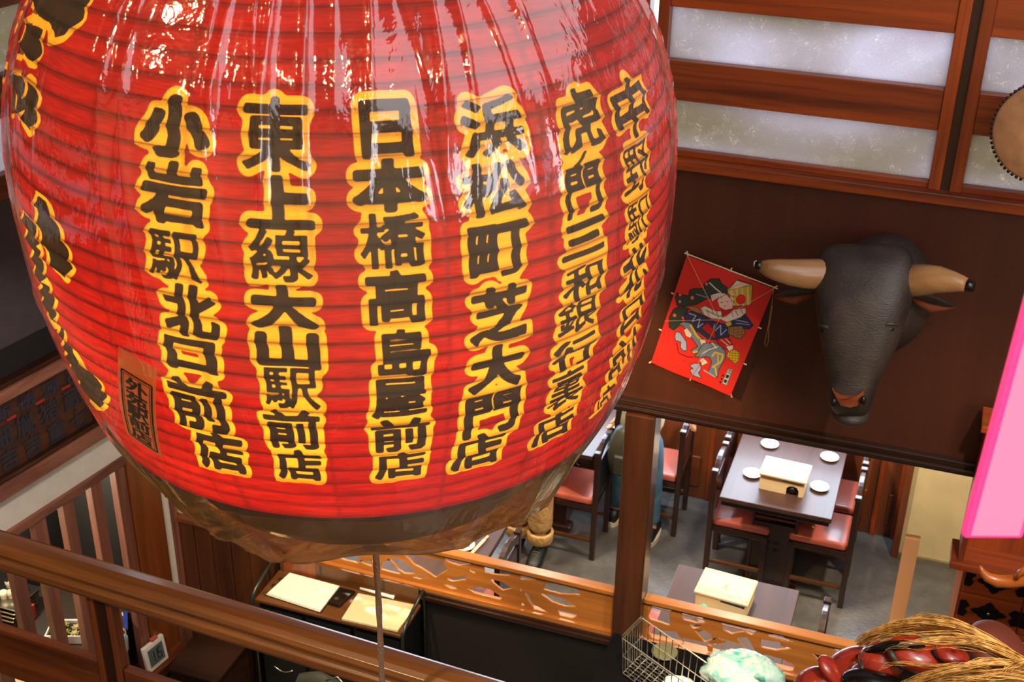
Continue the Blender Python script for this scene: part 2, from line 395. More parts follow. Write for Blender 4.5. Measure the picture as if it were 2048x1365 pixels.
# back office behind the slats
struct('wall_kitchen', MB().box((-6.9,1.0,0), (-6.8,7,2.4)), plain('kitchen_wall', (150,128,84), .7))
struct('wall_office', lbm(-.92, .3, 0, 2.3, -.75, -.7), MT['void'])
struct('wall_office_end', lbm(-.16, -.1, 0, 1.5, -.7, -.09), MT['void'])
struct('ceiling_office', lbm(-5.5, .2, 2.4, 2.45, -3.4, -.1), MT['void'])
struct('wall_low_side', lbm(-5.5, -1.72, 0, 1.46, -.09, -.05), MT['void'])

# ================================================================ POSTS AND CARVED PARTITION
one('wooden_post', MB().box((-1.15,4.93,0), (-1.01,5.07,2.18)), MT['post'], 'thick brown square post carrying the upper wall beside the carved partition', 'post', bevel=.008)
one('wooden_plank', MB().box((.13,4.965,0), (.195,5.0,1.80)), MT['plank'], 'pale knotty upright plank at the right end of the carved partition', 'plank', bevel=.002)

def xz(pts, s, ox, oy): return [(lambda P: (P.x, P.z))(PY(ox+a/s, oy+b/s, 5.0)) for a, b in pts]
def carved_panel(name, x0, x1, z0, z1, holes, parent, mat):
    cu = bpy.data.curves.new(name, 'CURVE'); cu.dimensions = '2D'; cu.fill_mode = 'BOTH'; cu.extrude = .0035; cu.bevel_depth = .0022; cu.bevel_resolution = 0
    def ring(pts, cyc=True):
        sp = cu.splines.new('POLY'); sp.points.add(len(pts)-1); sp.use_cyclic_u = True
        for i, (a, b) in enumerate(pts): sp.points[i].co = (a, b, 0, 1)
    ring([(x0,z0),(x1,z0),(x1,z1),(x0,z1)])
    for h in holes:
        hx = sum(a for a, b in h)/len(h); hy = sum(b for a, b in h)/len(h); h = [(hx+(a-hx)*1.04, min(max(hy+(b-hy)*1.06, z0+.010), z1-.010)) for a, b in h]
        q = []                              # jagged, hand-cut edge
        for i in range(len(h)):
            a, b = h[i], h[(i+1) % len(h)]; q.append(a); L = math.hypot(b[0]-a[0], b[1]-a[1])
            if L > .03:
                nn = int(L/.016)
                for k in range(1, nn): q.append((a[0]+(b[0]-a[0])*k/nn + rng.uniform(-.0018,.0018), a[1]+(b[1]-a[1])*k/nn + rng.uniform(-.0018,.0018)))
        ring(q)
    o = bpy.data.objects.new(name, cu); COL.objects.link(o)
    dg = bpy.context.evaluated_depsgraph_get(); me = bpy.data.meshes.new_from_object(o.evaluated_get(dg)); bpy.data.objects.remove(o)
    for v in me.vertices: x, y, z = v.co; v.co = (x-parent.location.x, 5.012+z-parent.location.y, y-parent.location.z)
    me.materials.clear(); me.materials.append(mat)
    n = bpy.data.objects.new(name, me); COL.objects.link(n); n.parent = parent; return n
c4 = lambda p: xz(p, 3.9575, 600, 1020)
c5 = lambda p: xz(p, 4.014, 880, 960)
c2 = lambda p: xz(p, 4.096, 1220, 1080)
holesL = [c4([(290,380),(400,345),(480,400),(455,430),(350,405)]), c4([(470,405),(550,415),(572,460),(485,425)]),
 c4([(475,295),(590,300),(640,330),(610,350),(540,360),(500,340)]), c4([(635,430),(700,400),(750,450),(795,520),(640,480)]),
 c4([(560,395),(640,370),(600,420),(570,425)]),
 c4([(700,395),(760,390),(840,430),(890,480),(905,515),(820,510),(760,470)]), c4([(815,350),(960,380),(1060,400),(1130,410),(1130,440),(1170,480),(1100,520),(1070,540),(960,470),(900,440)]),
 c4([(870,535),(990,535),(950,560)]), c4([(700,300),(800,320),(880,345),(790,335)]), c4([(700,262),(760,270),(840,300),(740,285)]),
 c5([(20,640),(90,632),(170,650),(305,685),(240,690),(150,695),(60,665)]), c5([(340,690),(430,705),(540,740),(560,780),(450,770),(360,750)]),
 c5([(390,805),(500,830),(580,880),(500,895),(430,840)]), c5([(180,860),(240,885),(300,868),(400,890),(500,960),(470,970),(270,915)]),
 c5([(630,765),(720,790),(840,820),(650,810)]), c5([(840,840),(920,835),(1000,850),(1080,870),(1130,935),(960,925),(830,890)]),
 c5([(800,920),(900,935),(1000,970),(1100,1030),(1000,1025),(900,990)]), c5([(665,910),(710,930),(740,1000),(880,1080),(750,1050)]),
 c5([(930,1045),(1020,1070),(1110,1095),(1060,1125),(960,1100)]), c5([(640,985),(690,1025),(650,1020)]),
 c5([(130,790),(200,770),(205,815),(100,825),(40,800)]), c5([(10,840),(80,850),(150,890),(80,880)]), c5([(215,710),(270,735),(285,765),(240,745)]),
 c5([(620,880),(655,885),(650,910)]), c5([(840,835),(895,820),(870,832)])]
holesR = [c2([(350,545),(510,565),(485,620),(490,710),(430,690),(330,660),(310,640),(325,600)]), c2([(580,610),(640,595),(740,625),(780,690),(700,690),(600,665)]),
 c2([(300,750),(340,700),(420,750),(540,765),(595,850),(580,905),(450,870),(340,830)]), c2([(640,698),(740,705),(735,730),(680,735)]),
 c2([(680,745),(760,745),(835,790),(840,830),(770,845)]), c2([(900,670),(960,690),(1100,730),(1215,745),(1160,790),(1100,760),(1000,780),(930,750)]),
 c2([(840,820),(880,810),(935,850),(850,865)]), c2([(1030,815),(1120,810),(1150,850),(1190,920),(1140,935),(1080,880)]), c2([(790,870),(840,890),(835,940),(800,930)]),
 c2([(1275,790),(1380,780),(1440,820),(1520,850),(1400,830)]), c2([(1230,825),(1390,850),(1400,880),(1500,900),(1360,915),(1240,890)]),
 c2([(1250,945),(1400,985),(1510,1040),(1495,1085),(1400,1070),(1280,1000)]), c2([(1640,930),(1800,990),(1830,1020),(1700,990)]), c2([(1765,885),(1900,915),(1860,925)])]
for (nm, x0, x1, hs, lab) in (('carved_partition', -2.80, -1.15, holesL, 'honey wood partition with pierced dragon-like carving, left of the thick post'),
                          ('carved_partition', -1.01, .13, holesR, 'honey wood partition with pierced carving, right of the thick post behind the wire basket')):
    pt = thing(nm, ((x0+x1)/2, 5.03, .79), lab, 'partition', 'carved wooden partitions')
    carved_panel('carved_panel', x0, x1, .862, 1.092, hs, pt, MT['honeyX'])
    obj('top_rail', B((x0,4.990,1.088), (x1,5.046,1.112)), MT['honeyX'], pt, bevel=.003)
    obj('inner_bead', B((x0,4.998,1.076), (x1,5.012,1.088)), MT['brownX'], pt, bevel=.002)
    obj('bottom_rail', MB().box((x0,4.985,.835), (x1,5.05,.864)), MT['honeyX'], pt, bevel=.003)
    obj('lower_moulding', MB().box((x0,4.965,.79), (x1,5.05,.818)).box((x0,4.98,.815), (x1,5.05,.835)), MT['darkX'], pt, bevel=.006)
# ================================================================ PRINTED WRITING (drawn by code into pixel arrays)
_tcu = bpy.data.curves.new('glyph', 'FONT'); _to = bpy.data.objects.new('glyph', _tcu); COL.objects.link(_to)
_gc = {}
def glyph(ch):                              # filled outline of one character: vertices in a 0..1 box, triangles
    if ch in _gc: return _gc[ch]
    _tcu.body = ch; dg = bpy.context.evaluated_depsgraph_get(); dg.update()
    me = bpy.data.meshes.new_from_object(_to.evaluated_get(dg)); me.calc_loop_triangles()
    v = np.array([p.co[:2] for p in me.vertices]); t = [tuple(x.vertices) for x in me.loop_triangles]
    lo, hi = v.min(0), v.max(0); v = (v-lo)/np.maximum(hi-lo, 1e-6); bpy.data.meshes.remove(me); _gc[ch] = (v, t); return _gc[ch]
def disc(n0, n1, r):
    y = np.minimum(np.arange(n0), n0-np.arange(n0))[:,None]; x = np.minimum(np.arange(n1), n1-np.arange(n1))[None]
    return np.clip(r+.5-np.sqrt(x*x+y*y), 0, 1)
def dilate(a, r):
    k = disc(a.shape[0], a.shape[1], r)
    return np.clip(np.fft.irfft2(np.fft.rfft2(a)*np.fft.rfft2(k), a.shape)*1.2, 0, 1)
def raster(v, tris, n0, n1):                # v in pixel units (x, y) -> mask
    a = np.zeros((n0, n1), np.float32)
    for t in tris:
        p = v[list(t)]; x0, y0 = np.floor(p.min(0)).astype(int); x1, y1 = np.ceil(p.max(0)).astype(int)+1
        x0, y0 = max(x0,0), max(y0,0); x1, y1 = min(x1,n1), min(y1,n0)
        if x1 <= x0 or y1 <= y0: continue
        X, Y = np.meshgrid(np.arange(x0,x1)+.5, np.arange(y0,y1)+.5)
        e = [(p[(i+1)%3][0]-p[i][0])*(Y-p[i][1]) - (p[(i+1)%3][1]-p[i][1])*(X-p[i][0]) for i in range(3)]
        m = ((e[0]>=-.3)&(e[1]>=-.3)&(e[2]>=-.3)) | ((e[0]<=.3)&(e[1]<=.3)&(e[2]<=.3))
        a[y0:y1, x0:x1][m] = 1
    return a
def poly_mask(P, n0, n1):                   # even-odd fill of a polygon
    P = np.array(P, float); x0, y0 = np.maximum(np.floor(P.min(0)).astype(int), 0); x1, y1 = np.minimum(np.ceil(P.max(0)).astype(int)+1, [n1, n0])
    a = np.zeros((n0, n1), np.float32)
    if x1 <= x0 or y1 <= y0: return a
    X, Y = np.meshgrid(np.arange(x0,x1)+.5, np.arange(y0,y1)+.5); m = np.zeros(X.shape, bool)
    for i in range(len(P)):
        (ax, ay), (bx, by) = P[i], P[(i+1) % len(P)]
        if ay == by: continue
        m ^= ((ay > Y) != (by > Y)) & (X < (bx-ax)*(Y-ay)/(by-ay)+ax)
    a[y0:y1, x0:x1] = m; return a
_bc = {}
def brush(ch, fat):                         # heavy brush form of a character, 180 px square mask, with margin 20
    key = (ch, fat)
    if key in _bc: return _bc[key]
    v, t = glyph(ch); a = raster(np.stack([20+v[:,0]*140, 20+v[:,1]*140], 1), t, 180, 180)
    a = dilate(a, fat); _bc[key] = a; return a
def image(name, arr, color=False):
    h, w = arr.shape[:2]; im = bpy.data.images.new(name, w, h, alpha=False, float_buffer=False)
    if not color: im.colorspace_settings.name = 'Non-Color'
    px = np.ones((h, w, 4), np.float32); px[..., :3] = arr; im.pixels.foreach_set(px.ravel()); im.update(); im.pack(); return im

# ================================================================ THE LANTERN
LA = Vector((-1.2318, 2.47, 4.1)); TILT = -.0169
PC = [-0.4462, -0.2418, 0.1833, -0.3889, 0.1273, 0.6954]
def lr(z):
    zz = min(z, 4.78); r = float(np.polyval(PC, zz-4.0))
    return r - max(0, z-4.78)*1.1 
TH0 = math.atan2(-2.47, 1.2318)             # side that faces the eye
TW, THH = 3200, 1840; ZA, ZB = 3.40, 4.95; TS = math.radians(110)
def lpt(th, z, dr=0.0):                     # world point on the lantern (th measured from the facing side)
    r = lr(z)+dr; a = TH0+th
    return Vector((LA.x + TILT*(z-4.1) + r*math.cos(a), LA.y + r*math.sin(a), z))
def ppx(P):
    c = RM.T @ (np.array(P)-np.array([0,0,H])); return 1024+FPX*c[0]/c[2], 682.5+FPX*c[1]/c[2]
_gt = np.radians(np.linspace(-92, 92, 185)); _gz = np.linspace(3.45, 4.9, 146)
_G = np.array([[ppx(lpt(a, z)) for a in _gt] for z in _gz])
_nv = np.zeros(_G.shape[:2])
for i, z in enumerate(_gz):
    for j, a in enumerate(_gt):
        e = 1e-3; P = lpt(a, z); n = (lpt(a+e, z)-P).cross(lpt(a, z+e)-P); _nv[i, j] = n.dot(EYE-P)
_pen = np.where(_nv > 0, 0, 1e6)
def unlpt(px, py):                          # photograph spot -> (th, z) on the lantern
    d = (_G[...,0]-px)**2+(_G[...,1]-py)**2+_pen; i, j = np.unravel_index(d.argmin(), d.shape); a, z = _gt[j], _gz[i]
    for _ in range(4):
        e = 1e-3; p = np.array(ppx(lpt(a, z))); J = np.stack([(np.array(ppx(lpt(a+e, z)))-p)/e, (np.array(ppx(lpt(a, z+e)))-p)/e], 1)
        if abs(np.linalg.det(J)) < 6e4: break
        s = np.linalg.solve(J, np.array([px, py])-p)
        if abs(s[0]) > .1 or abs(s[1]) > .06: break
        a += s[0]; z += s[1]
    return a, z
def tx(a, z): return (a+TS)/(2*TS)*TW, (z-ZA)/(ZB-ZA)*THH

black = np.zeros((THH, TW), np.float32); lab = np.zeros((THH, TW), np.float32)
def stamp(dst, ch, quad, fat):              # quad: texture corners bottom-left, bottom-right, top-right, top-left
    m = brush(ch, fat); q = np.array(quad, float); x0, y0 = np.floor(q.min(0)-25).astype(int); x1, y1 = np.ceil(q.max(0)+25).astype(int)
    x0, y0 = max(x0,0), max(y0,0); x1, y1 = min(x1,TW), min(y1,THH)
    X, Y = np.meshgrid(np.arange(x0,x1)+.5, np.arange(y0,y1)+.5)
    A = ((q[1]-q[0])+(q[2]-q[3]))/2; Bv = ((q[3]-q[0])+(q[2]-q[1]))/2; c = q.mean(0); D = A[0]*Bv[1]-A[1]*Bv[0]
    u = ((X-c[0])*Bv[1]-(Y-c[1])*Bv[0])/D+.5; v = (A[0]*(Y-c[1])-A[1]*(X-c[0]))/D+.5
    i = np.clip((20+v*140).astype(int), 0, 179); j = np.clip((20+u*140).astype(int), 0, 179)
    ok = (u > -.14)&(u < 1.14)&(v > -.14)&(v < 1.14)
    dst[y0:y1, x0:x1] = np.maximum(dst[y0:y1, x0:x1], m[i, j]*ok)
cols = [
 '小277,194,411,321 岩274,324,409,458 駅289,461,401,570 北319,571,433,683 口327,680,427,750 前332,757,454,870 店385,865,487,950',
 '東478,197,620,349 上491,356,625,461 線493,461,625,570 大498,573,633,662 山510,655,636,743 駅520,740,640,824 前526,822,642,905 店548,905,645,965',
 '日722,204,824,316 本705,319,854,428 橋717,428,857,543 高732,543,857,653 島754,660,865,759 屋742,759,858,842 前742,840,863,908 店749,906,853,961',
 '浜926,192,1053,319 松929,321,1056,438 町941,446,1063,563 芝946,570,1063,690 大944,689,1051,787 門932,782,1043,878 店907,868,1011,940',
 '虎1123,174,1208,309 ノ1150,306,1182,334 門1138,326,1208,438 三1133,438,1218,520 和1134,522,1213,605 銀1120,591,1202,674 行1110,670,1200,745 裏1102,735,1174,825 店1071,821,1153,889',
 '中1238,152,1301,282 野1256,282,1305,392 駅1260,394,1305,490 北1250,486,1302,599 口1250,599,1289,660 前1226,662,1279,760 店1199,770,1227,825']
thin = dict(zip('線橋島駅銀裏野和', (3.4,3.6,4.6,2.8,2.8,2.8,3.2,4.4)))
fatc = dict(zip('小上日本口三大山中ノ東高前浜松虎', (10,9,9,8.5,9,9,8.5,9,8,7,4.8,5.4,5.2,5.2,5.4,4.8)))
for line in cols:
    for w_ in line.split():
        ch = w_[0]; x0, y0, x1, y1 = map(float, w_[1:].split(',')); cxm, cym = (x0+x1)/2, (y0+y1)/2
        a, z = unlpt(cxm, cym); e = 2e-3
        p = np.array(ppx(lpt(a, z))); da = (np.array(ppx(lpt(a+e, z)))-p)/e; dz = (np.array(ppx(lpt(a, z+e)))-p)/e
        ha = (x1-x0)/2/max(abs(da[0]), 120)*.92; hz = (y1-y0-abs(da[1])*ha*(.6 if x0 > 1190 else .9))/2/abs(dz[1])*.95
        c = [tx(a-ha, z-hz), tx(a+ha, z-hz), tx(a+ha, z+hz), tx(a-ha, z+hz)]
        stamp(black, ch, c, fatc.get(ch, thin.get(ch, 6.4))*(.55 if x0 > 1190 else (.85 if x0 > 1065 else 1)))
blobs = [[(63,-6),(71,28),(95,40),(103,71),(123,66),(154,40),(176,-6)], [(46,49),(77,65),(75,108),(65,120),(52,114),(37,95)],
 [(51,166),(64,180),(67,205),(66,243),(51,257),(40,237)], [(22,150),(38,160),(42,215),(30,225)], [(67,398),(84,408),(108,455),(130,510),(134,538),(123,554),(100,531),(84,495),(72,445)],
 [(40,426),(62,456),(70,486),(60,493),(50,475)], [(58,489),(76,507),(84,549),(77,563),(66,540)], [(78,566),(95,580),(105,619),(104,644),(90,628)],
 [(112,651),(141,711),(170,745),(197,774),(204,795),(197,813),(172,799),(138,730)]]
for bl in blobs:
    q = []
    for i in range(len(bl)):
        a_, b_ = bl[i], bl[(i+1) % len(bl)]
        for t in (0, .5): q.append(tx(*unlpt(a_[0]+(b_[0]-a_[0])*t, a_[1]+(b_[1]-a_[1])*t)))
    bm_ = poly_mask(q, THH, TW) if bl is blobs[0] else np.maximum(bm_, poly_mask(q, THH, TW))
black = np.maximum(black, dilate(bm_, 5))
wob = rng.rand(60, 104).astype(np.float32)
def upsample(a, n0, n1):
    y = np.linspace(0, a.shape[0]-1.001, n0); x = np.linspace(0, a.shape[1]-1.001, n1); i = y.astype(int); j = x.astype(int); fy = (y-i)[:,None]; fx = (x-j)[None]
    return a[i][:,j]*(1-fy)*(1-fx)+a[i+1][:,j]*fy*(1-fx)+a[i][:,j+1]*(1-fy)*fx+a[i+1][:,j+1]*fy*fx
soft = np.fft.irfft2(np.fft.rfft2(black)*np.fft.rfft2(disc(THH, TW, 2.6)/disc(THH, TW, 2.6).sum()), black.shape)
w1 = upsample(wob, THH, TW)
black = np.clip((soft-.42-(w1-.5)*.30)*6, 0, 1)
yel = np.fft.irfft2(np.fft.rfft2((black > .5).astype(np.float32))*np.fft.rfft2(disc(THH, TW, 19)), black.shape)
yel = np.clip((yel - 22 - w1*60)*.05, 0, 1)
# the pasted paper label: frame lines and column of characters
LQ = [unlpt(257,868), unlpt(327,915), unlpt(316,737), unlpt(240,692)]      # bl br tr tl
LQ = [tx(*p) for p in LQ]
def lq(u, v):
    a, b, c, d = [np.array(p) for p in LQ]; return a*(1-u)*(1-v)+b*u*(1-v)+c*u*v+d*(1-u)*v
def lineq(us, wd):
    for (u0,v0),(u1,v1) in zip(us, us[1:]+us[:1]):
        p, q = lq(u0,v0), lq(u1,v1); n = np.array([-(q-p)[1], (q-p)[0]]); n = n/np.linalg.norm(n)*wd/2
        lab[:] = np.maximum(lab, poly_mask([p-n, q-n, q+n, p+n], THH, TW))
lineq([(.10,.04),(.90,.04),(.90,.80),(.10,.80)], 6); lineq([(.155,.06),(.845,.06),(.845,.775),(.155,.775)], 2.5)
for i, ch in enumerate('外苑駅前店'):
    v1_ = .76-i*.14; stamp(lab, ch, [lq(.22,v1_-.135), lq(.78,v1_-.135), lq(.78,v1_), lq(.22,v1_)], 6)
IM = image('lantern_print', np.stack([black, yel, lab], -1))

def lantern_paper():
    t = NT('red_lantern_paper'); tc = t.N('ShaderNodeTexCoord'); im = t.N('ShaderNodeTexImage', {'Vector': tc.outputs['UV']}); im.image = IM; im.extension = 'CLIP'
    sep = t.N('ShaderNodeSeparateColor', {0: im.outputs[0]})
    n1 = t.N('ShaderNodeTexNoise', {'Vector': t.coords((1,1,1)), 'Scale': 5.0, 'Detail': 6.0, 'Roughness': .6})
    n2 = t.N('ShaderNodeTexNoise', {'Vector': t.coords((1,1,14)), 'Scale': 22.0, 'Detail': 3.0})
    nn = t.N('ShaderNodeMath', {0: n1.outputs[0], 1: n2.outputs[0]}, operation='ADD'); nn = t.N('ShaderNodeMath', {0: nn.outputs[0], 1: .5}, operation='MULTIPLY')
    red = t.ramp(nn.outputs[0], [(.32, (.19,.002,.0015,1)), (.5, (.32,.004,.003,1)), (.68, (.50,.012,.006,1))])
    yl = t.ramp(nn.outputs[0], [(.3, (.80,.34,.010,1)), (.7, (1.0,.52,.035,1))])
    m1 = t.N('ShaderNodeMix', {0: sep.outputs[1]}, data_type='RGBA'); t.L.new(red, m1.inputs[6]); t.L.new(yl, m1.inputs[7])
    m2 = t.N('ShaderNodeMix', {0: sep.outputs[0]}, data_type='RGBA'); t.L.new(m1.outputs[2], m2.inputs[6]); m2.inputs[7].default_value = (.020,.011,.006,1)
    # doubled paper where the strips overlap: at every hoop and down every gore
    uv = t.N('ShaderNodeSeparateXYZ', {0: tc.outputs['UV']})
    ov = t.N('ShaderNodeAttribute'); ov.attribute_name = 'overlap'
    dk = t.N('ShaderNodeMapRange', {0: ov.outputs['Fac'], 3: 1.0, 4: .58})
    m3 = t.N('ShaderNodeVectorMath', {0: m2.outputs[2]}, operation='MULTIPLY'); t.L.new(dk.outputs[0], m3.inputs[1])
    tr = t.N('ShaderNodeBsdfTranslucent', {'Color': m3.outputs[0]}); df = t.N('ShaderNodeBsdfDiffuse', {'Color': m3.outputs[0]})
    ms = t.N('ShaderNodeMixShader', {0: .28, 1: tr.outputs[0], 2: df.outputs[0]}); t.L.new(ms.outputs[0], t.out.inputs[0])
    return t.m
def lantern_label():
    t = NT('label_paper'); tc = t.N('ShaderNodeTexCoord'); im = t.N('ShaderNodeTexImage', {'Vector': tc.outputs['UV']}); im.image = IM
    sep = t.N('ShaderNodeSeparateColor', {0: im.outputs[0]})
    m2 = t.N('ShaderNodeMix', {0: sep.outputs[2]}, data_type='RGBA'); m2.inputs[6].default_value = (.95,.60,.20,1); m2.inputs[7].default_value = (.015,.01,.008,1)
    tr = t.N('ShaderNodeBsdfTranslucent', {'Color': m2.outputs[2]}); df = t.N('ShaderNodeBsdfDiffuse', {'Color': m2.outputs[2]})
    ms = t.N('ShaderNodeMixShader', {0: .6, 1: tr.outputs[0], 2: df.outputs[0]}); t.L.new(ms.outputs[0], t.out.inputs[0]); return t.m
def plastic(name, tint, haze, hazecol, rough=.06, glow=0.0):
    t = NT(name); lw = t.N('ShaderNodeLayerWeight', {'Blend': .26})
    f = t.N('ShaderNodeMapRange', {0: lw.outputs['Fresnel'], 3: .06, 4: .80})
    n = t.N('ShaderNodeTexNoise', {'Vector': t.coords((5,5,1.6)), 'Scale': 3.4, 'Detail': 4.0, 'Distortion': .6})
    b = t.N('ShaderNodeBump', {'Height': n.outputs[0], 'Distance': .03, 'Strength': .22})
    tr = t.N('ShaderNodeBsdfTransparent', {'Color': tint}); gl = t.N('ShaderNodeBsdfAnisotropic', {'Color': (1,1,1,1), 'Roughness': rough, 'Normal': b.outputs[0]})
    d0 = t.N('ShaderNodeBsdfDiffuse', {'Color': hazecol}); d1 = t.N('ShaderNodeBsdfTranslucent', {'Color': hazecol}); df = t.N('ShaderNodeMixShader', {0: glow, 1: d0.outputs[0], 2: d1.outputs[0]}); m0 = t.N('ShaderNodeMixShader', {0: haze, 1: tr.outputs[0], 2: df.outputs[0]})
    ms = t.N('ShaderNodeMixShader', {0: f.outputs[0], 1: m0.outputs[0], 2: gl.outputs[0]}); t.L.new(ms.outputs[0], t.out.inputs[0]); return t.m

RP = .0372; Z0, Z1 = 3.665, 4.90
lan = thing('paper_lantern', LA, 'giant red paper lantern with gold-edged black characters under a clear plastic cover', 'lantern')
seams = [unlpt(px, 450)[0] for px in (180, 370, 620, 895, 1108, 1245)]
step = sum(b-a for a, b in zip(seams[1:], seams[2:]))/4
allseams = seams + [seams[0]-step*k for k in range(1, 6)] + [seams[-1]+step*k for k in range(1, 6)]
def build_paper():
    nt = 540; rows = []; z = Z0
    nr = int((Z1-Z0)/RP)
    for k in range(nr):
        for q in (0, .08, .22, .5, .78, .92): rows.append((Z0+(k+q)*RP, q))
    rows.append((Z0+nr*RP, 0))
    vs = []; ov = []; uvs = []
    for (z, q) in rows:
        for j in range(nt+1):
            th = -PI+2*PI*j/nt; dr = -.0085*math.sin(PI*q)**.8 if q else 0
            sd = min(abs(th-s) for s in allseams)
            dr += .0015*math.exp(-(sd/.006)**2) + .0018*math.sin(th*37+z*60)*math.sin(PI*q)
            P = lpt(th, z, dr); vs.append(tuple(P-LA)); uvs.append(((th+TS)/(2*TS), (z-ZA)/(ZB-ZA)))
            o = 1.0 if (q == 0 or q == .08) else (.75 if q == .92 else (.2 if q == .22 else 0))
            ov.append(max(o*.75, .8 if sd < .007 else 0))
    fs = []; n = nt+1
    for i in range(len(rows)-1):
        for j in range(nt): fs.append((i*n+j, i*n+j+1, (i+1)*n+j+1, (i+1)*n+j))
    me = bpy.data.meshes.new('paper_body'); me.from_pydata(vs, [], fs)
    at = me.attributes.new('overlap', 'FLOAT', 'POINT'); at.data.foreach_set('value', ov)
    uvl = me.uv_layers.new(name='UVMap'); li = np.zeros(len(me.loops), np.int32); me.loops.foreach_get('vertex_index', li)
    uvl.data.foreach_set('uv', np.array(uvs, np.float32)[li].ravel())
    me.polygons.foreach_set('use_smooth', [True]*len(me.polygons)); me.materials.append(lantern_paper())
    o = bpy.data.objects.new('paper_body', me); COL.objects.link(o); o.parent = lan
    # the bamboo hoops just inside the paper, one by one
    hoop = MT['brownX']
    for k in range(0, nr+1):
        z = Z0+k*RP; m = MB(); ring = [lpt(2*PI*j/96, z, -.006) for j in range(97)]
        m.tube(ring, .0015, 5, cap=False); obj('hoop', m, hoop, lan, smooth=True)
build_paper()
def label_mesh():
    m = MB(); uv = []; nu, nv = 16, 30
    for j in range(nv+1):
        for i in range(nu+1):
            X = lq(i/nu, j/nv); a = X[0]/TW*2*TS-TS; z = ZA+X[1]/THH*(ZB-ZA); m.v.append(tuple(lpt(a, z, .003))); uv.append((X[0]/TW, X[1]/THH))
    for j in range(nv):
        for i in range(nu): n = nu+1; m.f.append((j*n+i, j*n+i+1, (j+1)*n+i+1, (j+1)*n+i))
    me = bpy.data.meshes.new('paper_label'); me.from_pydata([tuple(Vector(p)-LA) for p in m.v], [], m.f); uvl = me.uv_layers.new(name='UVMap')
    for lp in me.loops: uvl.data[lp.index].uv = uv[lp.vertex_index]
    me.materials.append(lantern_label()); o = bpy.data.objects.new('paper_label', me); COL.objects.link(o); o.parent = lan
    o['label'] = 'tan paper label with a double black frame pasted on the lantern'
label_mesh()
cb = LA + Vector((TILT*(3.6-4.1), 0, -4.1))
m = MB().lathe([(.40,3.47),(.435,3.475),(.452,3.50),(.462,3.56),(.50,3.61),(.585,3.655),(.592,3.668),(.575,3.672),(.47,3.62),(.44,3.56),(.42,3.49)], (cb.x, cb.y, 0), 72, caps=False)
obj('bottom_ring', m, plain('ring_lacquer', (110, 70, 34), .35, coat=.3), lan, smooth=True)
m = MB().lathe([(lr(4.9)+.005,4.885),(lr(4.9)+.02,4.91),(lr(4.9)+.01,5.0),(lr(4.9)-.06,5.02),(lr(4.9)-.07,4.9)], (LA.x+TILT*.8, LA.y, 0), 72, caps=False)
obj('top_ring', m, MT['black'], lan, smooth=True)
obj('hanger', MB().tube([(LA.x-.014, LA.y, 5.0), (LA.x-.016, LA.y, 5.98)], .012, 8).tube([(LA.x-.3,LA.y,5.0),(LA.x+.28,LA.y,5.0)], .016, 8), MT['blackm'], lan, smooth=True)
for zz in (3.86, 4.12, 4.45):
    obj('bulb', MB().ball((LA.x, LA.y, zz), (.035,.035,.045), 14, 8).tube([(LA.x,LA.y,zz+.04),(LA.x,LA.y,zz+.24)], .006, 6), emit('lantern_bulb', (255,214,150), 6), lan, smooth=True)
for zz, pw in ((3.86, 29), (4.12, 14), (4.45, 6)):
    point('lantern_light', (LA.x+.0, LA.y-.06, zz), pw, (1.0, .80, .48), .05)

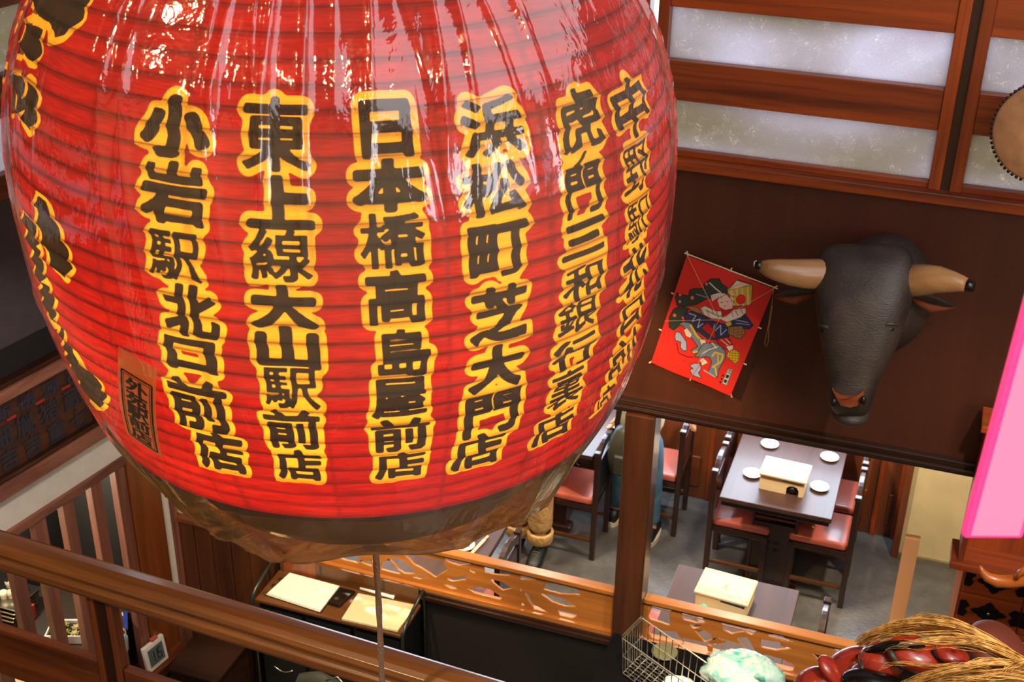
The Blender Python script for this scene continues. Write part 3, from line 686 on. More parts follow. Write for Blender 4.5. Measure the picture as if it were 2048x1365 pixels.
def build_cover():
    rg = random.Random(11); nt = 1080
    folds = [(rg.uniform(-PI, PI), rg.uniform(.35,1.0)*rg.choice((-1,1,1)), rg.uniform(.006,.016), rg.uniform(-.35,.35), rg.uniform(4.0,4.6)) for _ in range(90)]
    low = [(rg.uniform(-PI, PI), rg.uniform(.5,1.2)*rg.choice((-1,1)), rg.uniform(.02,.07), rg.uniform(-1.2,1.2)) for _ in range(34)]
    zs = list(np.linspace(4.93, 3.62, 110)) + list(np.linspace(3.61, 3.495, 16))
    vs = []; th = np.linspace(-PI, PI, nt+1)[:-1]
    R_ = []
    for z in zs:
        f = np.zeros(nt)
        for (c, a, w, s, ze) in folds:
            amp = max(0, min(1, (z-ze)/.45))**1.1
            if amp <= 0: continue
            d = (th-c-s*(z-4.9)*.5+PI) % (2*PI)-PI; f += a*amp*.028*np.exp(-np.abs(d)/w)
        kb = max(0, min(1, (3.86-z)/.30))
        for (c, a, w, s) in low:
            if kb <= 0: break
            d = (th-c-s*(z-3.6)*.5+PI) % (2*PI)-PI; f += a*kb*.013*np.exp(-np.abs(d)/w)
        f += .004*np.sin(th*11+z*7)*max(kb, .2)
        if abs(z-3.995+.035*0) < .012: f += .004                      # welded seam round the cover
        r = lr(max(z, 3.5)) + .007 + np.maximum(f, -.006); R_.append((z, r))
    zl, rl = R_[-1]
    for (s, zz) in ((.955,3.474),(.88,3.458),(.78,3.446),(.64,3.436),(.50,3.428),(.33,3.421),(.17,3.414),(.05,3.402),(.018,3.385)):
        nz = 1 if s > .1 else 0
        R_.append((zz, rl*s))
    for (z, r) in R_:
        jz = 0
        for j in range(nt):
            a = TH0+th[j]; b = (.011*math.sin(th[j]*5+1)+.008*math.sin(th[j]*9+2)) if 3.41 < z < 3.56 else 0
            b *= max(0, min(1, (3.56-z)/.09))
            vs.append((TILT*(max(z,3.4)-4.1)+r[j]*math.cos(a), r[j]*math.sin(a), z+b-4.1))
    fs = []; mi = []
    for i in range(len(R_)-1):
        for j in range(nt):
            k = (j+1) % nt; fs.append((i*nt+j, (i+1)*nt+j, (i+1)*nt+k, i*nt+k)); mi.append(1 if R_[i][0] < 3.66 else 0)
    me = bpy.data.meshes.new('plastic_cover'); me.from_pydata(vs, [], fs); me.polygons.foreach_set('use_smooth', [True]*len(fs))
    me.materials.append(plastic('clear_plastic', (.97,.95,.92,1), .045, (.85,.70,.58,1))); me.materials.append(plastic('dusty_plastic', (.80,.62,.36,1), .42, (.46,.27,.09,1), .10, .5))
    me.polygons.foreach_set('material_index', mi)
    o = bpy.data.objects.new('plastic_cover', me); COL.objects.link(o); o.parent = lan; o['label'] = 'clear wrinkled plastic cover pulled over the lantern'
build_cover()
rp = []
for i in range(30):
    t = i/29; z = 3.40-1.35*t; rp.append((cb.x+.004*math.sin(t*5)+.02*t, LA.y+.004*math.cos(t*4), z))
one('pull_rope', MB().tube(rp, [.0085+.0012*math.sin(i*2.1) for i in range(30)], 8), plain('hemp_rope', (132, 104, 84), .85, nscale=160, noise=.3, bump=.8), 'grey-brown rope hanging from the bottom of the giant red lantern', 'rope', smooth=True)
# ================================================================ ON THE DARK UPPER WALL
# --- kite
def kite():
    TL, TR, BR, BL = [Vector(p) for p in (PY(1374,511,4.955), PY(1548,578,4.945), PY(1461,792,4.935), PY(1302,726,4.955))]
    t = thing('paper_kite', (TL+TR+BR+BL)/4, 'red rectangular paper kite printed with a dancing figure, hung tilted left of the bull head', 'kite')
    S0, N1, N0 = 3.411, 640, 800
    P4 = np.array([(320,240),(915,470),(615,1200),(75,975)], float)          # same corners in the close-up tracing
    A = ((P4[1]-P4[0])+(P4[2]-P4[3]))/2; Bv = ((P4[3]-P4[0])+(P4[2]-P4[1]))/2; D = A[0]*Bv[1]-A[1]*Bv[0]; c = P4.mean(0)
    def uv(p):
        X, Y = p[0]-c[0], p[1]-c[1]; u = (X*Bv[1]-Y*Bv[0])/D+.5; v = (A[0]*Y-A[1]*X)/D+.5; return (u*N1, (1-v)*N0)
    img = np.zeros((N0, N1, 3), np.float32); img[:] = (.80,.15,.10)
    def fill(pts, col, edge=5, rnd=True):
        q = [uv(p) for p in pts]; m = poly_mask(q, N0, N1)
        if edge:
            k = dilate(m, edge); k = k > .5; img[k] = (.07,.05,.06)
        img[m > .5] = col
    def stroke(pts, w, col):
        for a, b in zip(pts, pts[1:]):
            a, b = np.array(uv(a)), np.array(uv(b)); n = np.array([-(b-a)[1], (b-a)[0]]); n = n/(np.linalg.norm(n)+1e-6)*w/2
            m = poly_mask([a-n,b-n,b+n,a+n], N0, N1); img[m > .5] = col
    G, NV, YE, WH, GR, RD, TN, LB_ = (.17,.21,.17), (.15,.16,.29), (.78,.62,.10), (.84,.76,.68), (.50,.53,.60), (.66,.08,.09), (.55,.38,.22), (.60,.62,.72)
    fill([(230,740),(200,720),(205,650),(235,600),(290,570),(340,600),(300,640),(280,700)], G)
    fill([(260,490),(340,510),(350,470),(375,460),(450,460),(445,430),(490,400),(545,400),(560,430),(600,460),(590,520),(470,520),(400,560),(330,575),(260,570),(250,520)], G)
    for (x, y, r) in ((282,500,9),(280,545,9),(365,520,12),(240,640,12),(300,655,10),(462,430,9)): fill([(x+r*math.cos(k),y+r*math.sin(k)) for k in np.linspace(0,6.28,12)], (.85,.38,.28), 0)
    stroke([(480,420),(520,460),(560,490)], 7, WH); stroke([(390,495),(470,520)], 6, GR)
    fill([(340,575),(400,585),(430,615),(400,640),(350,600)], TN, 4)
    fill([(300,640),(360,610),(440,640),(520,680),(600,700),(615,780),(540,800),(480,795),(400,740),(350,760),(330,700)], NV)
    stroke([(340,625),(390,640),(360,680),(420,660),(400,720),(440,690)], 6, LB_); stroke([(520,690),(500,760),(560,700),(560,770),(600,730)], 6, LB_)
    fill([(430,720),(470,685),(520,740),(520,790),(480,760)], RD, 3)
    fill([(640,650),(720,635),(770,710),(745,735),(620,705)], NV); stroke([(650,665),(740,690)], 5, LB_); stroke([(660,690),(750,705)], 4, LB_)
    fill([(610,715),(700,712),(722,760),(690,800),(650,785),(610,760)], TN)
    for k in range(4): stroke([(620+k*27,715),(616+k*27,790)], 3, (.35,.22,.12)); 
    for k in range(3): stroke([(612,735+k*20),(722,730+k*20)], 3, (.35,.22,.12))
    fill([(590,690),(625,665),(632,700),(605,712)], YE, 3)
    fill([(420,590),(450,575),(530,610),(640,600),(720,590),(725,620),(690,650),(600,680),(560,660),(500,655),(440,630)], WH, 4)
    for k in range(9): stroke([(430+k*32,590+(k%2)*12),(450+k*32,650-(k%3)*10)], 4, (.2,.2,.2))
    stroke([(455,600),(540,640),(600,640)], 7, (.35,.45,.34))
    fill([(640,600),(600,640),(570,650),(560,600)], RD, 2)
    fill([(600,470),(665,410),(762,440),(757,565),(700,572),(640,575)], YE)
    for k in range(4): stroke([(625+k*36,455-k*4+10),(640+k*33,572)], 9, WH)
    fill([(660,412),(755,440),(690,455),(610,470)], WH, 3); stroke([(615,463),(700,425)], 5, YE); stroke([(640,470),(735,440)], 5, YE)
    fill([(690+29*math.cos(k),532+29*math.sin(k)) for k in np.linspace(0,6.28,18)], (.86,.13,.10), 3)
    fill([(535,535),(560,510),(595,500),(640,550),(635,590),(590,600),(550,580)], (.90,.72,.64), 3)
    for (x, y) in ((565,550),(600,545)): stroke([(x-9,y),(x+9,y+2)], 4, (.1,.05,.05))
    stroke([(578,575),(596,573)], 4, (.7,.1,.1)); stroke([(545,522),(565,515)], 3, (.15,.1,.1))
    for k in range(5): stroke([(605+k*7,488+k*18),(650,500+k*16)], 4, RD if k%2 else WH)
    fill([(490,505),(540,490),(590,495),(560,515),(520,530),(500,545)], WH, 3)
    for k in range(4): stroke([(500+k*18,505),(510+k*18,525)], 3, (.2,.2,.2))
    fill([(270,700),(300,685),(345,690),(400,760),(440,800),(470,840),(445,885),(370,900),(358,875),(405,850),(370,800),(330,760),(300,710)], (.42,.46,.50))
    stroke([(350,700),(390,770),(420,800)], 15, YE); stroke([(365,890),(430,880),(460,850)], 15, YE); fill([(415,800),(455,800),(460,840),(430,845)], WH, 3)
    fill([(305,740),(325,725),(360,765),(350,790),(320,780)], WH, 3)
    fill([(240,780),(250,755),(275,760),(320,820),(322,875),(300,880),(280,860),(283,820),(245,812)], LB_)
    fill([(535,795),(610,785),(640,850),(610,872),(550,850)], RD); stroke([(560,800),(615,850)], 5, WH); stroke([(590,795),(625,830)], 5, WH)
    fill([(595,850),(640,845),(640,870),(615,885)], WH, 3)
    fill([(610,890),(650,875),(685,900),(680,955),(655,972),(600,920)], YE, 3)
    for k in range(4): stroke([(612,895+k*18),(684,905+k*18)], 3, (.4,.28,.05)); stroke([(622+k*18,880),(615+k*20,960)], 3, (.4,.28,.05))
    fill([(440,830),(520,820),(560,850),(590,890),(585,940),(540,1020),(535,1070),(470,1040),(500,960),(480,920),(380,920),(400,895)], (.40,.46,.52))
    stroke([(500,920),(520,890),(575,910),(560,960),(500,1000)], 14, YE); stroke([(540,900),(540,980)], 9, YE); stroke([(430,900),(480,870),(540,850)], 6, WH); stroke([(500,820),(530,860)], 8, WH); stroke([(520,1000),(530,1060)], 11, YE)
    fill([(415,945),(440,930),(470,965),(430,985)], WH, 3)
    fill([(345,985),(380,970),(415,975),(420,1010),(400,1040),(420,1080),(360,1055),(345,1020),(370,1010)], LB_)
    stroke([(250,830),(265,900),(330,925),(370,925)], 6, (.08,.05,.06)); stroke([(440,1020),(520,1070)], 9, LB_)
    fill([(610,1010),(637,1016),(600,1125),(570,1112)], (.62,.72,.70), 2)
    def letter(ch, x, y, s, col, ang=-.35):
        m = brush(ch, 5); q = []
        x0, y0 = uv((x, y)); 
        for j in range(180):
            for i in range(0, 180):
                if m[j, i] > .45:
                    a = int(x0+(i-90)/140*s); b = int(y0+(j-90)/140*s)
                    if 0 <= a < N1 and 0 <= b < N0: img[b, a] = col
    for k, ch in enumerate('三番叟'): letter(ch, 618-k*13, 1030+k*34, 24, (.05,.05,.05))
    for k, ch in enumerate('福寿舞'): letter(ch, 573-k*8, 1058+k*24, 15, (.30,.05,.04))
    im = image('kite_print', img**2.2*1.0, False)
    n = 10; m = MB(); uvs = []
    for j in range(n+1):
        for i in range(n+1):
            u, v = i/n, j/n; P = TL*(1-u)*(1-v)+TR*u*(1-v)+BR*u*v+BL*(1-u)*v
            P.y -= .012*math.sin(PI*u)*math.sin(PI*v)+.003*math.sin(9*u+5*v); m.v.append(tuple(P)); uvs.append((u, 1-v))
    for j in range(n):
        for i in range(n): m.f.append((j*(n+1)+i, j*(n+1)+i+1, (j+1)*(n+1)+i+1, (j+1)*(n+1)+i))
    me = bpy.data.meshes.new('printed_paper'); me.from_pydata([tuple(Vector(p)-t.location) for p in m.v], [], m.f); ul = me.uv_layers.new(name='UVMap')
    for lp in me.loops: ul.data[lp.index].uv = uvs[lp.vertex_index]
    me.polygons.foreach_set('use_smooth', [True]*len(me.polygons))
    k = NT('kite_paper'); tc = k.N('ShaderNodeTexCoord'); ti = k.N('ShaderNodeTexImage', {'Vector': tc.outputs['UV']}); ti.image = im
    k.set(Base_Color=ti.outputs[0], Roughness=.6, Coat_Weight=.15); me.materials.append(k.m)
    o = bpy.data.objects.new('printed_paper', me); COL.objects.link(o); o.parent = t
    bam = MT['paleX']
    mid = lambda a, b, s=.5: a*(1-s)+b*s
    off = Vector((0,.012,0))
    sticks = [(TL,BR),(TR,BL),(TL,TR)] + [(mid(TL,BL,s), mid(TR,BR,s)) for s in (.36,.70)] + [(mid(TL,TR), mid(BL,BR))]
    for a, b in sticks:
        d = (b-a).normalized()*.014; obj('bamboo_stick', MB().tube([a-d+off, b+d+off], .0032, 6), bam, t)
    st = plain('kite_string', (206,150,110), .8); K = PY(1438,640,4.86)
    for P in (TL, TR, mid(BL,BR), mid(TL,BL,.6)): obj('bridle_string', MB().tube([P, K], .0011, 5), st, t)
    lp = [TR+Vector((0,-.01,0)), PY(1543,612,4.94), PY(1536,655,4.94), PY(1529,688,4.94), PY(1532,694,4.94), PY(1536,686,4.94), PY(1538,655,4.94), PY(1545,612,4.94)]
    obj('hanging_string', MB().tube(lp, .0011, 5), st, t)
kite()

# --- bull head
def bull():
    skin = NT('bull_hide'); n1 = skin.N('ShaderNodeTexNoise', {'Vector': skin.coords((1,1,1)), 'Scale': 9.0, 'Detail': 6.0}); n2 = skin.N('ShaderNodeTexNoise', {'Vector': skin.coords((1,1,3)), 'Scale': 70.0, 'Detail': 4.0})
    skin.set(Base_Color=skin.ramp(n1.outputs[0], [(.3, S((34,29,27))), (.7, S((62,52,46)))]), Roughness=.52); skin.bump(n2.outputs[0], .004, .6); skin = skin.m
    t = thing('bull_head', PY(1760,620,4.98), 'black mounted bull head with stubby tan horns on the dark upper wall', 'bull head')
    # rings down the face: photograph x range, y, distance of the face from the wall plane, front bulge
    rows = [(1668,1800,486,4.80,.03), (1640,1822,500,4.74,.06), (1632,1829,530,4.70,.09), (1629,1828,575,4.66,.11), (1632,1822,615,4.63,.12),
            (1638,1806,650,4.61,.12), (1643,1796,690,4.59,.12), (1651,1775,730,4.57,.115), (1657,1757,762,4.55,.10), (1654,1748,788,4.535,.095), (1658,1746,806,4.53,.09), (1664,1740,820,4.535,.07), (1672,1733,829,4.55,.045), (1682,1725,833,4.57,.02)]
    rings = []
    for (xa, xb, y, yy, dp) in rows:
        a, b = PY(xa, y, yy), PY(xb, y, yy); c = (a+b)/2; hw = (b-a).length/2; ax = (b-a).normalized(); out = Vector((-.10,-.86,.42)).normalized()
        ring = []
        for k in range(28):
            th = 2*PI*k/28; cs, sn = math.cos(th), math.sin(th)
            e = .72; X = abs(cs)**e*math.copysign(1, cs); Y = abs(sn)**e*math.copysign(1, sn)
            ring.append(c + ax*hw*X + out*(dp*Y if Y > 0 else Y*(dp+.05)))
        rings.append(ring)
    hd = MB().loft(rings); o = obj('head', hd, skin, t, smooth=True, sub=1)
    # neck: from the back of the skull to the wall, leaning up right
    nr = []
    for (px, py, yy, rx, rz) in ((1725,600,4.72,.12,.15),(1745,590,4.80,.185,.20),(1762,585,4.87,.20,.235),(1768,590,4.91,.195,.24),(1770,590,4.93,.17,.23)):
        c = PY(px, py, yy); nr.append([c+Vector((rx*math.cos(2*PI*k/28), .06*math.sin(2*PI*k/28), rz*math.sin(2*PI*k/28))) for k in range(28)])
    obj('neck', MB().loft(nr), skin, t, smooth=True, sub=1)
    nose = plain('nose_leather', (118, 58, 28), .35, coat=.3)
    npx = [(1664,778),(1668,786),(1680,793),(1700,796),(1718,790),(1727,782),(1728,790),(1722,804),(1716,812),(1700,816),(1682,812),(1674,800)]
    NP = [PY(a, b, 4.415+.0016*abs(a-1698)/2) for a, b in npx]
    obj('nose_pad', MB().prism(NP, (0,.09,-.02)), nose, t, bevel=.008, seg=3, smooth=True, label='orange-brown nose pad')
    for (px, py) in ((1667,806),(1726,802)): obj('nostril', MB().ball(PY(px,py,4.425), (.012,.012,.020), 12, 8), MT['black'], t, smooth=True)
    obj('lower_jaw', MB().ball(PY(1702,826,4.60), (.076,.085,.040), 20, 10), skin, t, smooth=True)
    for (px, py, s) in ((1649,662,-1),(1780,657,1)):
        P = PY(px, py, 4.540); e = obj('eye', MB().ball(P, (.017,.016,.012), 14, 8), plain('glass_eye', (10,8,7), .08), t, smooth=True)
        obj('brow', MB().tube([P+Vector((-s*.045,-.012,.0)), P+Vector((-s*.01,-.018,.026)), P+Vector((s*.03,.0,.022))], [.005,.009,.005], 8), skin, t, smooth=True)
    horn = NT('horn'); n = horn.N('ShaderNodeTexNoise', {'Vector': horn.coords((1.5,4,4)), 'Scale': 3.0, 'Detail': 5.0}); horn.set(Base_Color=horn.ramp(n.outputs[0], [(.3, S((120,78,42))), (.7, S((176,132,84)))]), Roughness=.36, Coat_Weight=.2); horn = horn.m
    hl = [(1660,548,4.68,.062),(1640,549,4.66,.0600),(1610,548,4.63,.057),(1580,545,4.61,.051),(1553,540,4.59,.042),(1535,536,4.58,.033),(1520,532,4.575,.021)]
    obj('horn', MB().tube([PY(a,b,c) for a,b,c,_ in hl], [r for *_, r in hl], 18), horn, t, smooth=True)
    e = [PY(1524,533,4.575), PY(1516,531,4.572), PY(1509,530,4.57)]
    obj('horn_tip', MB().tube(e, [.021,.019,.018], 14), MT['black'], t, smooth=True)
    rg = [PY(1511,530.5,4.57)+Vector((.004*math.sin(k), .010*math.cos(2*PI*k/12), .016*math.sin(2*PI*k/12))) for k in range(12)]
    obj('horn_rim', MB().tube(rg+rg[:1], .0035, 6), MT['paper'], t, smooth=True, label='pale cut rim of the left horn')
    hr = [(1805,562,4.70,.060),(1825,562,4.68,.062),(1850,560,4.66,.059),(1878,560,4.64,.051),(1905,564,4.62,.040),(1925,568,4.61,.030),(1934,570,4.605,.024)]
    obj('horn', MB().tube([PY(a,b,c) for a,b,c,_ in hr], [r for *_, r in hr], 18), horn, t, smooth=True)
    obj('horn_tip', MB().tube([PY(1932,570,4.606), PY(1940,572,4.60), PY(1949,574,4.597)], [.0245,.022,.018], 14), MT['black'], t, smooth=True)
    for (pts, s) in (([(1640,580,4.70),(1615,582,4.71),(1590,584,4.72),(1565,587,4.73),(1546,590,4.74)], -1), ([(1815,588,4.72),(1835,592,4.73),(1862,600,4.74),(1888,607,4.75),(1912,612,4.76)], 1)):
        w = [.018,.034,.036,.026,.004]; rs = []
        for (a, b, c), ww in zip(pts, w):
            P = PY(a, b, c); rs.append([P+Vector((0, .012*math.cos(2*PI*k/12), 0))+Vector((0,-.35,.5)).normalized()*ww*math.sin(2*PI*k/12) for k in range(12)])
        er = obj('ear', MB().loft(rs), skin, t, smooth=True)
        q = [PY(a, b+16*(1-abs(i-2)/2.4), c+.015) for i, (a, b, c) in enumerate(pts)]
        obj('ear_lining', MB().tube([P for P in q], [.006,.017,.021,.013,.003], 10), plain('ear_hair', (110,48,18), .8), er, smooth=True)
bull()

# --- taiko drum at the right edge
def drum():
    c = PY(2083,268,4.62); t = thing('taiko_drum', c, 'round hide-faced drum with a studded dark rim hanging before the right window', 'drum')
    rot = Vector((-.30,-1,.16)).to_track_quat('Z','Y').to_matrix()
    hide = plain('drum_hide', (176,128,84), .6, nscale=20, noise=.2)
    m = MB().lathe([(.0005,0),(.06,.002),(.158,0),(.166,-.006),(.17,-.02),(.168,-.03)], c, 56, rot); obj('drum_head', m, hide, t, smooth=True)
    m = MB().lathe([(.168,-.026),(.178,-.06),(.19,-.16),(.178,-.26),(.165,-.30)], c, 56, rot); obj('drum_shell', m, MT['darkZ'], t, smooth=True)
    for k in range(64):
        a = 2*PI*k/64; P = rot @ Vector((.1715*math.cos(a), .1715*math.sin(a), -.014)) + c
        obj('stud', MB().ball(P, .0062, 8, 5), MT['black'], t, smooth=True)
    obj('hanging_ring', MB().tube([c+Vector((.0,.12,.19)), c+Vector((0,.25,.24)), c+Vector((0,.36,.27))], .006, 6), MT['blackm'], t, smooth=True)
drum()

# --- hanging dark wooden board box, pink light
def wbox():
    P0, P1 = PY(1925,885,4.90), PY(1903,1092,4.90); t = thing('wooden_wall_box', (P0.x+.3,4.9,1.8), 'dark red-brown open wooden box mounted behind the pink light', 'box')
    x0, x1, z0, z1 = P1.x+.03, P1.x+.62, P1.z, P0.z+.12
    obj('back_board', B((x0,4.93,z0), (x1,4.96,z1)), MT['redZ'], t)
    obj('side_board', B((x0,4.80,z0), (x0+.022,4.95,z1)), MT['redZ'], t, bevel=.003); obj('side_board', B((x1-.02,4.80,z0), (x1,4.95,z1)), MT['redZ'], t, bevel=.003)
    obj('bottom_board', B((x0-.03,4.78,z0-.035), (x1+.03,4.96,z0)), MT['redX'], t, bevel=.004); obj('top_board', B((x0-.02,4.79,z1), (x1+.02,4.96,z1+.03)), MT['redX'], t, bevel=.004)
    obj('inner_strip', B((x0+.055,4.90,z0+.12), (x0+.075,4.93,z0+.30)), MT['pinkZ'], t, bevel=.002)
wbox()
def pinklight():
    D0 = 1.6; P = PD(1928,1072,D0); Q = PD(2043,1086,D0+.03); c = (P+Q)/2
    t = thing('pink_light_sign', (c.x,c.y,P.z), 'tall blank glowing pink light box hanging at the right edge', 'light')
    d = (Q-P); d.z = 0; d.normalize(); n = Vector((-d.y, d.x, 0)); w = (Q-P).length; z0, z1 = (P.z+Q.z)/2, (P.z+Q.z)/2+.72
    m = MB(); v = [Vector((P.x,P.y,z))+d*u+n*o for z in (z0,z1) for (u,o) in ((0,0),(w,0),(w,.014),(0,.014))]
    v = [p+d*(.042*(p.z-z0)) for p in v]; m.add(v, [(0,3,2,1),(4,5,6,7),(0,1,5,4),(1,2,6,5),(2,3,7,6),(3,0,4,7)])
    cc = sum(v, Vector())/8; fp = [v[0],v[1],v[5],v[4]]; fc = sum(fp, Vector())/4; ins = [p-n*.0015+d*(.007*sx)+Vector((0,0,.007*sz)) for p, sx, sz in zip(fp, (1,-1,-1,1), (1,1,-1,-1))]
    pk = NT('pink_acrylic'); lw = pk.N('ShaderNodeLayerWeight', {'Blend': .5}); pk.set(Base_Color=(.8,.1,.3,1), Emission_Color=(.86,.02,.20,1), Emission_Strength=1.0, Roughness=.3)
    obj('lit_tube', m, pk.m, t, bevel=.004, seg=3)
    obj('lit_face', MB().prism(ins, -n*.0015), emit('pink_glow', (255,140,180), .9, (.3,.1,.16,1)), t)
    obj('end_cap', MB().beam(Vector((P.x,P.y,z1+.012))+n*.007, Vector((P.x,P.y,z1+.012))+n*.007+d*w, .05, .024), MT['blackm'], t)
    obj('cord', MB().tube([Vector((P.x,P.y,z1+.02))+n*.007+d*w/2, Vector((P.x,P.y,5.9))+n*.007+d*w/2], .003, 6), MT['blackm'], t)
pinklight()

# --- carved name board on the left wall
def plaque():
    t = thing('name_board', LP(-1.3,1.78,.01), 'dark brown carved wooden name board with black raised characters on the left wall', 'sign')
    br = wood('board_brown', (46,24,16), (84,44,26), 'Y', .5)
    obj('board', lbm(-2.3,-.47,1.80,2.155,-.02,.012), br, t)
    obj('frame_side', lbm(-.47,-.42,1.775,2.17,-.02,.04), MT['darkZ'], t, bevel=.004)
    obj('frame_bottom', lbm(-2.3,-.42,1.775,1.80,-.02,.04), MT['darkY'], t, bevel=.004)
    gl = plain('raised_letters', (40,42,52), .4)
    def put(ch, u, z, w, h, mat, dep=.006):
        v, tr = glyph(ch); 
        P = lambda a, b, o: LP(u-w/2+a*w, z-h/2+b*h, o)
        mm = MB(); n = len(v); mm.add([P(a,b,.012+dep) for a,b in v]+[P(a,b,.012) for a,b in v], tr+[(c+n,b+n,a+n) for a,b,c in tr])
        # thicken the strokes with a slightly shifted copy
        mm.add([P(a+.05,b+.03,.012+dep*.8) for a,b in v], tr); mm.add([P(a-.03,b-.05,.012+dep*.7) for a,b in v], tr)
        obj('raised_character', mm, mat, t)
    us = [-.555,-.70,-.845,-.985,-1.12,-1.26]
    for ch, u in zip('七重吉吉弐九', us): put(ch, u, 1.862, .105, .105, gl)
    for ch, u in zip('蔵猪胤細九助', [x-.02 for x in us]): put(ch, u, 1.985, .11, .11, gl)
    for ch, u in zip('孫源徳新庄与', [x+.01 for x in us]): put(ch, u, 2.10, .10, .07, plain('raised_letters_top', (44,44,58), .5))
    rd = plain('red_mark', (170,40,36), .5)
    for u in (-.60,-.76,-.93,-1.10): obj('red_mark', lbm(u-.025,u+.025,2.052,2.062,.012,.017), rd, t)
plaque()
bpy.data.objects.remove(_to)
# ================================================================ NEAR RAILING
RZ = 2.6
ra, rb = PZ(-260,1010,RZ), PZ(900,1365,RZ); rd_ = (rb-ra).normalized(); rb = rb + rd_*.9
RN = Vector((-rd_.y, rd_.x, 0))
rl_ = thing('stair_railing', ((ra+rb)/2-Vector((0,0,1.2))), 'brown wooden railing with a rounded handrail crossing the lower left foreground', 'railing')
prof = [(-.048,-.052),(.048,-.052),(.052,-.04),(.05,-.02),(.042,-.012),(.040,-.002),(.047,.006),(.050,.018),(.044,.032),(.028,.042),(.0,.046),(-.028,.042),(-.044,.032),(-.050,.018),(-.047,.006),(-.040,-.002),(-.042,-.012),(-.05,-.02),(-.052,-.04)]
hr_ = wood('handrail_wood', (76,42,18), (146,92,44), 'X', .30, grain=.8, coat=.35)
off = Vector((0,0,-.012))
o = obj('handrail', MB().sweep([ra+off+(rb-ra)*k/6 for k in range(7)], prof), hr_, rl_, bevel=.002)
def RB(s0, s1, z0, z1, o0, o1, m=None):
    m = m or MB(); v = [ra*0+Vector((ra.x,ra.y,z))+rd_*s+RN*o_ for z in (z0,z1) for (s,o_) in ((s0,o0),(s1,o0),(s1,o1),(s0,o1))]
    return m.add(v, [(0,3,2,1),(4,5,6,7),(0,1,5,4),(1,2,6,5),(2,3,7,6),(3,0,4,7)])
def rs(px, py):                              # distance along the railing where the sight line crosses its plane, and height
    r = wray(px, py); P0 = Vector((ra.x,ra.y,RZ)); k = (P0-EYE).dot(RN)/r.dot(RN); P = EYE+r*k; return (P-P0).dot(rd_), P.z
s1, zt = rs(176,1190); s2, _ = rs(234,1200); zb_, zb2 = rs(60,1270)[1], rs(30,1350)[1]
obj('post', RB(s1+.008, s1+.032, .9, 2.55, -.020, .020), MT['brownZ'], rl_, bevel=.003)
obj('post', RB(s2-.036, s2-.012, .9, 2.55, -.020, .020), MT['brownZ'], rl_, bevel=.003)
obj('dark_gap_strip', RB(s1+.028, s2-.028, .9, 2.55, -.012, .02), MT['darkZ'], rl_)  # dark strip standing in for the dark gap between the two posts
for a, b in ((-.6, s1+.005), (s2-.005, 3.2)):
    obj('lower_board', RB(a, b, zb2, zb_, -.018, .014), MT['brownX'], rl_, bevel=.004)
    obj('base_rail', RB(a, b, 1.75, 1.83, -.02, .02), MT['redX'], rl_, bevel=.004)
obj('landing_edge', RB(-.6, 3.2, 1.55, 1.75, -.05, .12), MT['darkX'], rl_, bevel=.004)

# ================================================================ GROUND FLOOR: TABLES AND CHAIRS
def chair_proto():
    t = thing('dining_chair', (0,0,0), 'x', 'chair', 'dark wooden dining chairs with coral seats')
    dz, dx = MT['darkZ'], MT['darkX']
    for s in (-1, 1):
        obj('leg', MB().beam((-.175,s*.165,0), (-.180,s*.165,.80), .034, .034, (0,1,0)), dz, t, bevel=.004)
        obj('leg', MB().beam((.17,s*.155,0), (.17,s*.160,.41), .034, .034, (0,1,0)), dz, t, bevel=.003)
        obj('stretcher', MB().box((-.17,s*.16-.010,.13), (.165,s*.16+.010,.155)), MT['desk'], t, bevel=.002)
        obj('post_cap', MB().box((-.200,s*.165-.021,.80), (-.158,s*.165+.021,.825)), dz, t, bevel=.006)
    obj('seat_frame', MB().box((-.175,-.170,.375), (.185,.170,.415)), dx, t, bevel=.004)
    obj('seat', MB().box((-.160,-.168,.415), (.190,.168,.468)), MT['coral'], t, bevel=.018, seg=3, smooth=True)
    obj('back_panel', MB().box((-.188,-.150,.50), (-.168,.150,.73)), dz, t, bevel=.003)
    obj('back_rail', MB().box((-.190,-.155,.47), (-.166,.155,.50)), dx, t, bevel=.003)
    cr = [Vector((-.178,-.155+.31*k/10, .765+.055*math.sin(PI*k/10)**.7)) for k in range(11)]
    m = MB(); m.sweep(cr, [(-.016,-.028),(.016,-.028),(.016,.028),(-.016,.028)], up=(0,0,1)); obj('crest_rail', m, dx, t, bevel=.005)
    obj('front_apron', MB().box((.16,-.15,.34), (.178,.15,.375)), dx, t, bevel=.002)
    return t
CP = chair_proto(); used_ = [False]
def chair(x, y, rz, label):
    o = CP if not used_[0] else copy_tree(CP); used_[0] = True
    o.location = (x, y, 0); o.rotation_euler = (0,0,rz); o['label'] = label; return o
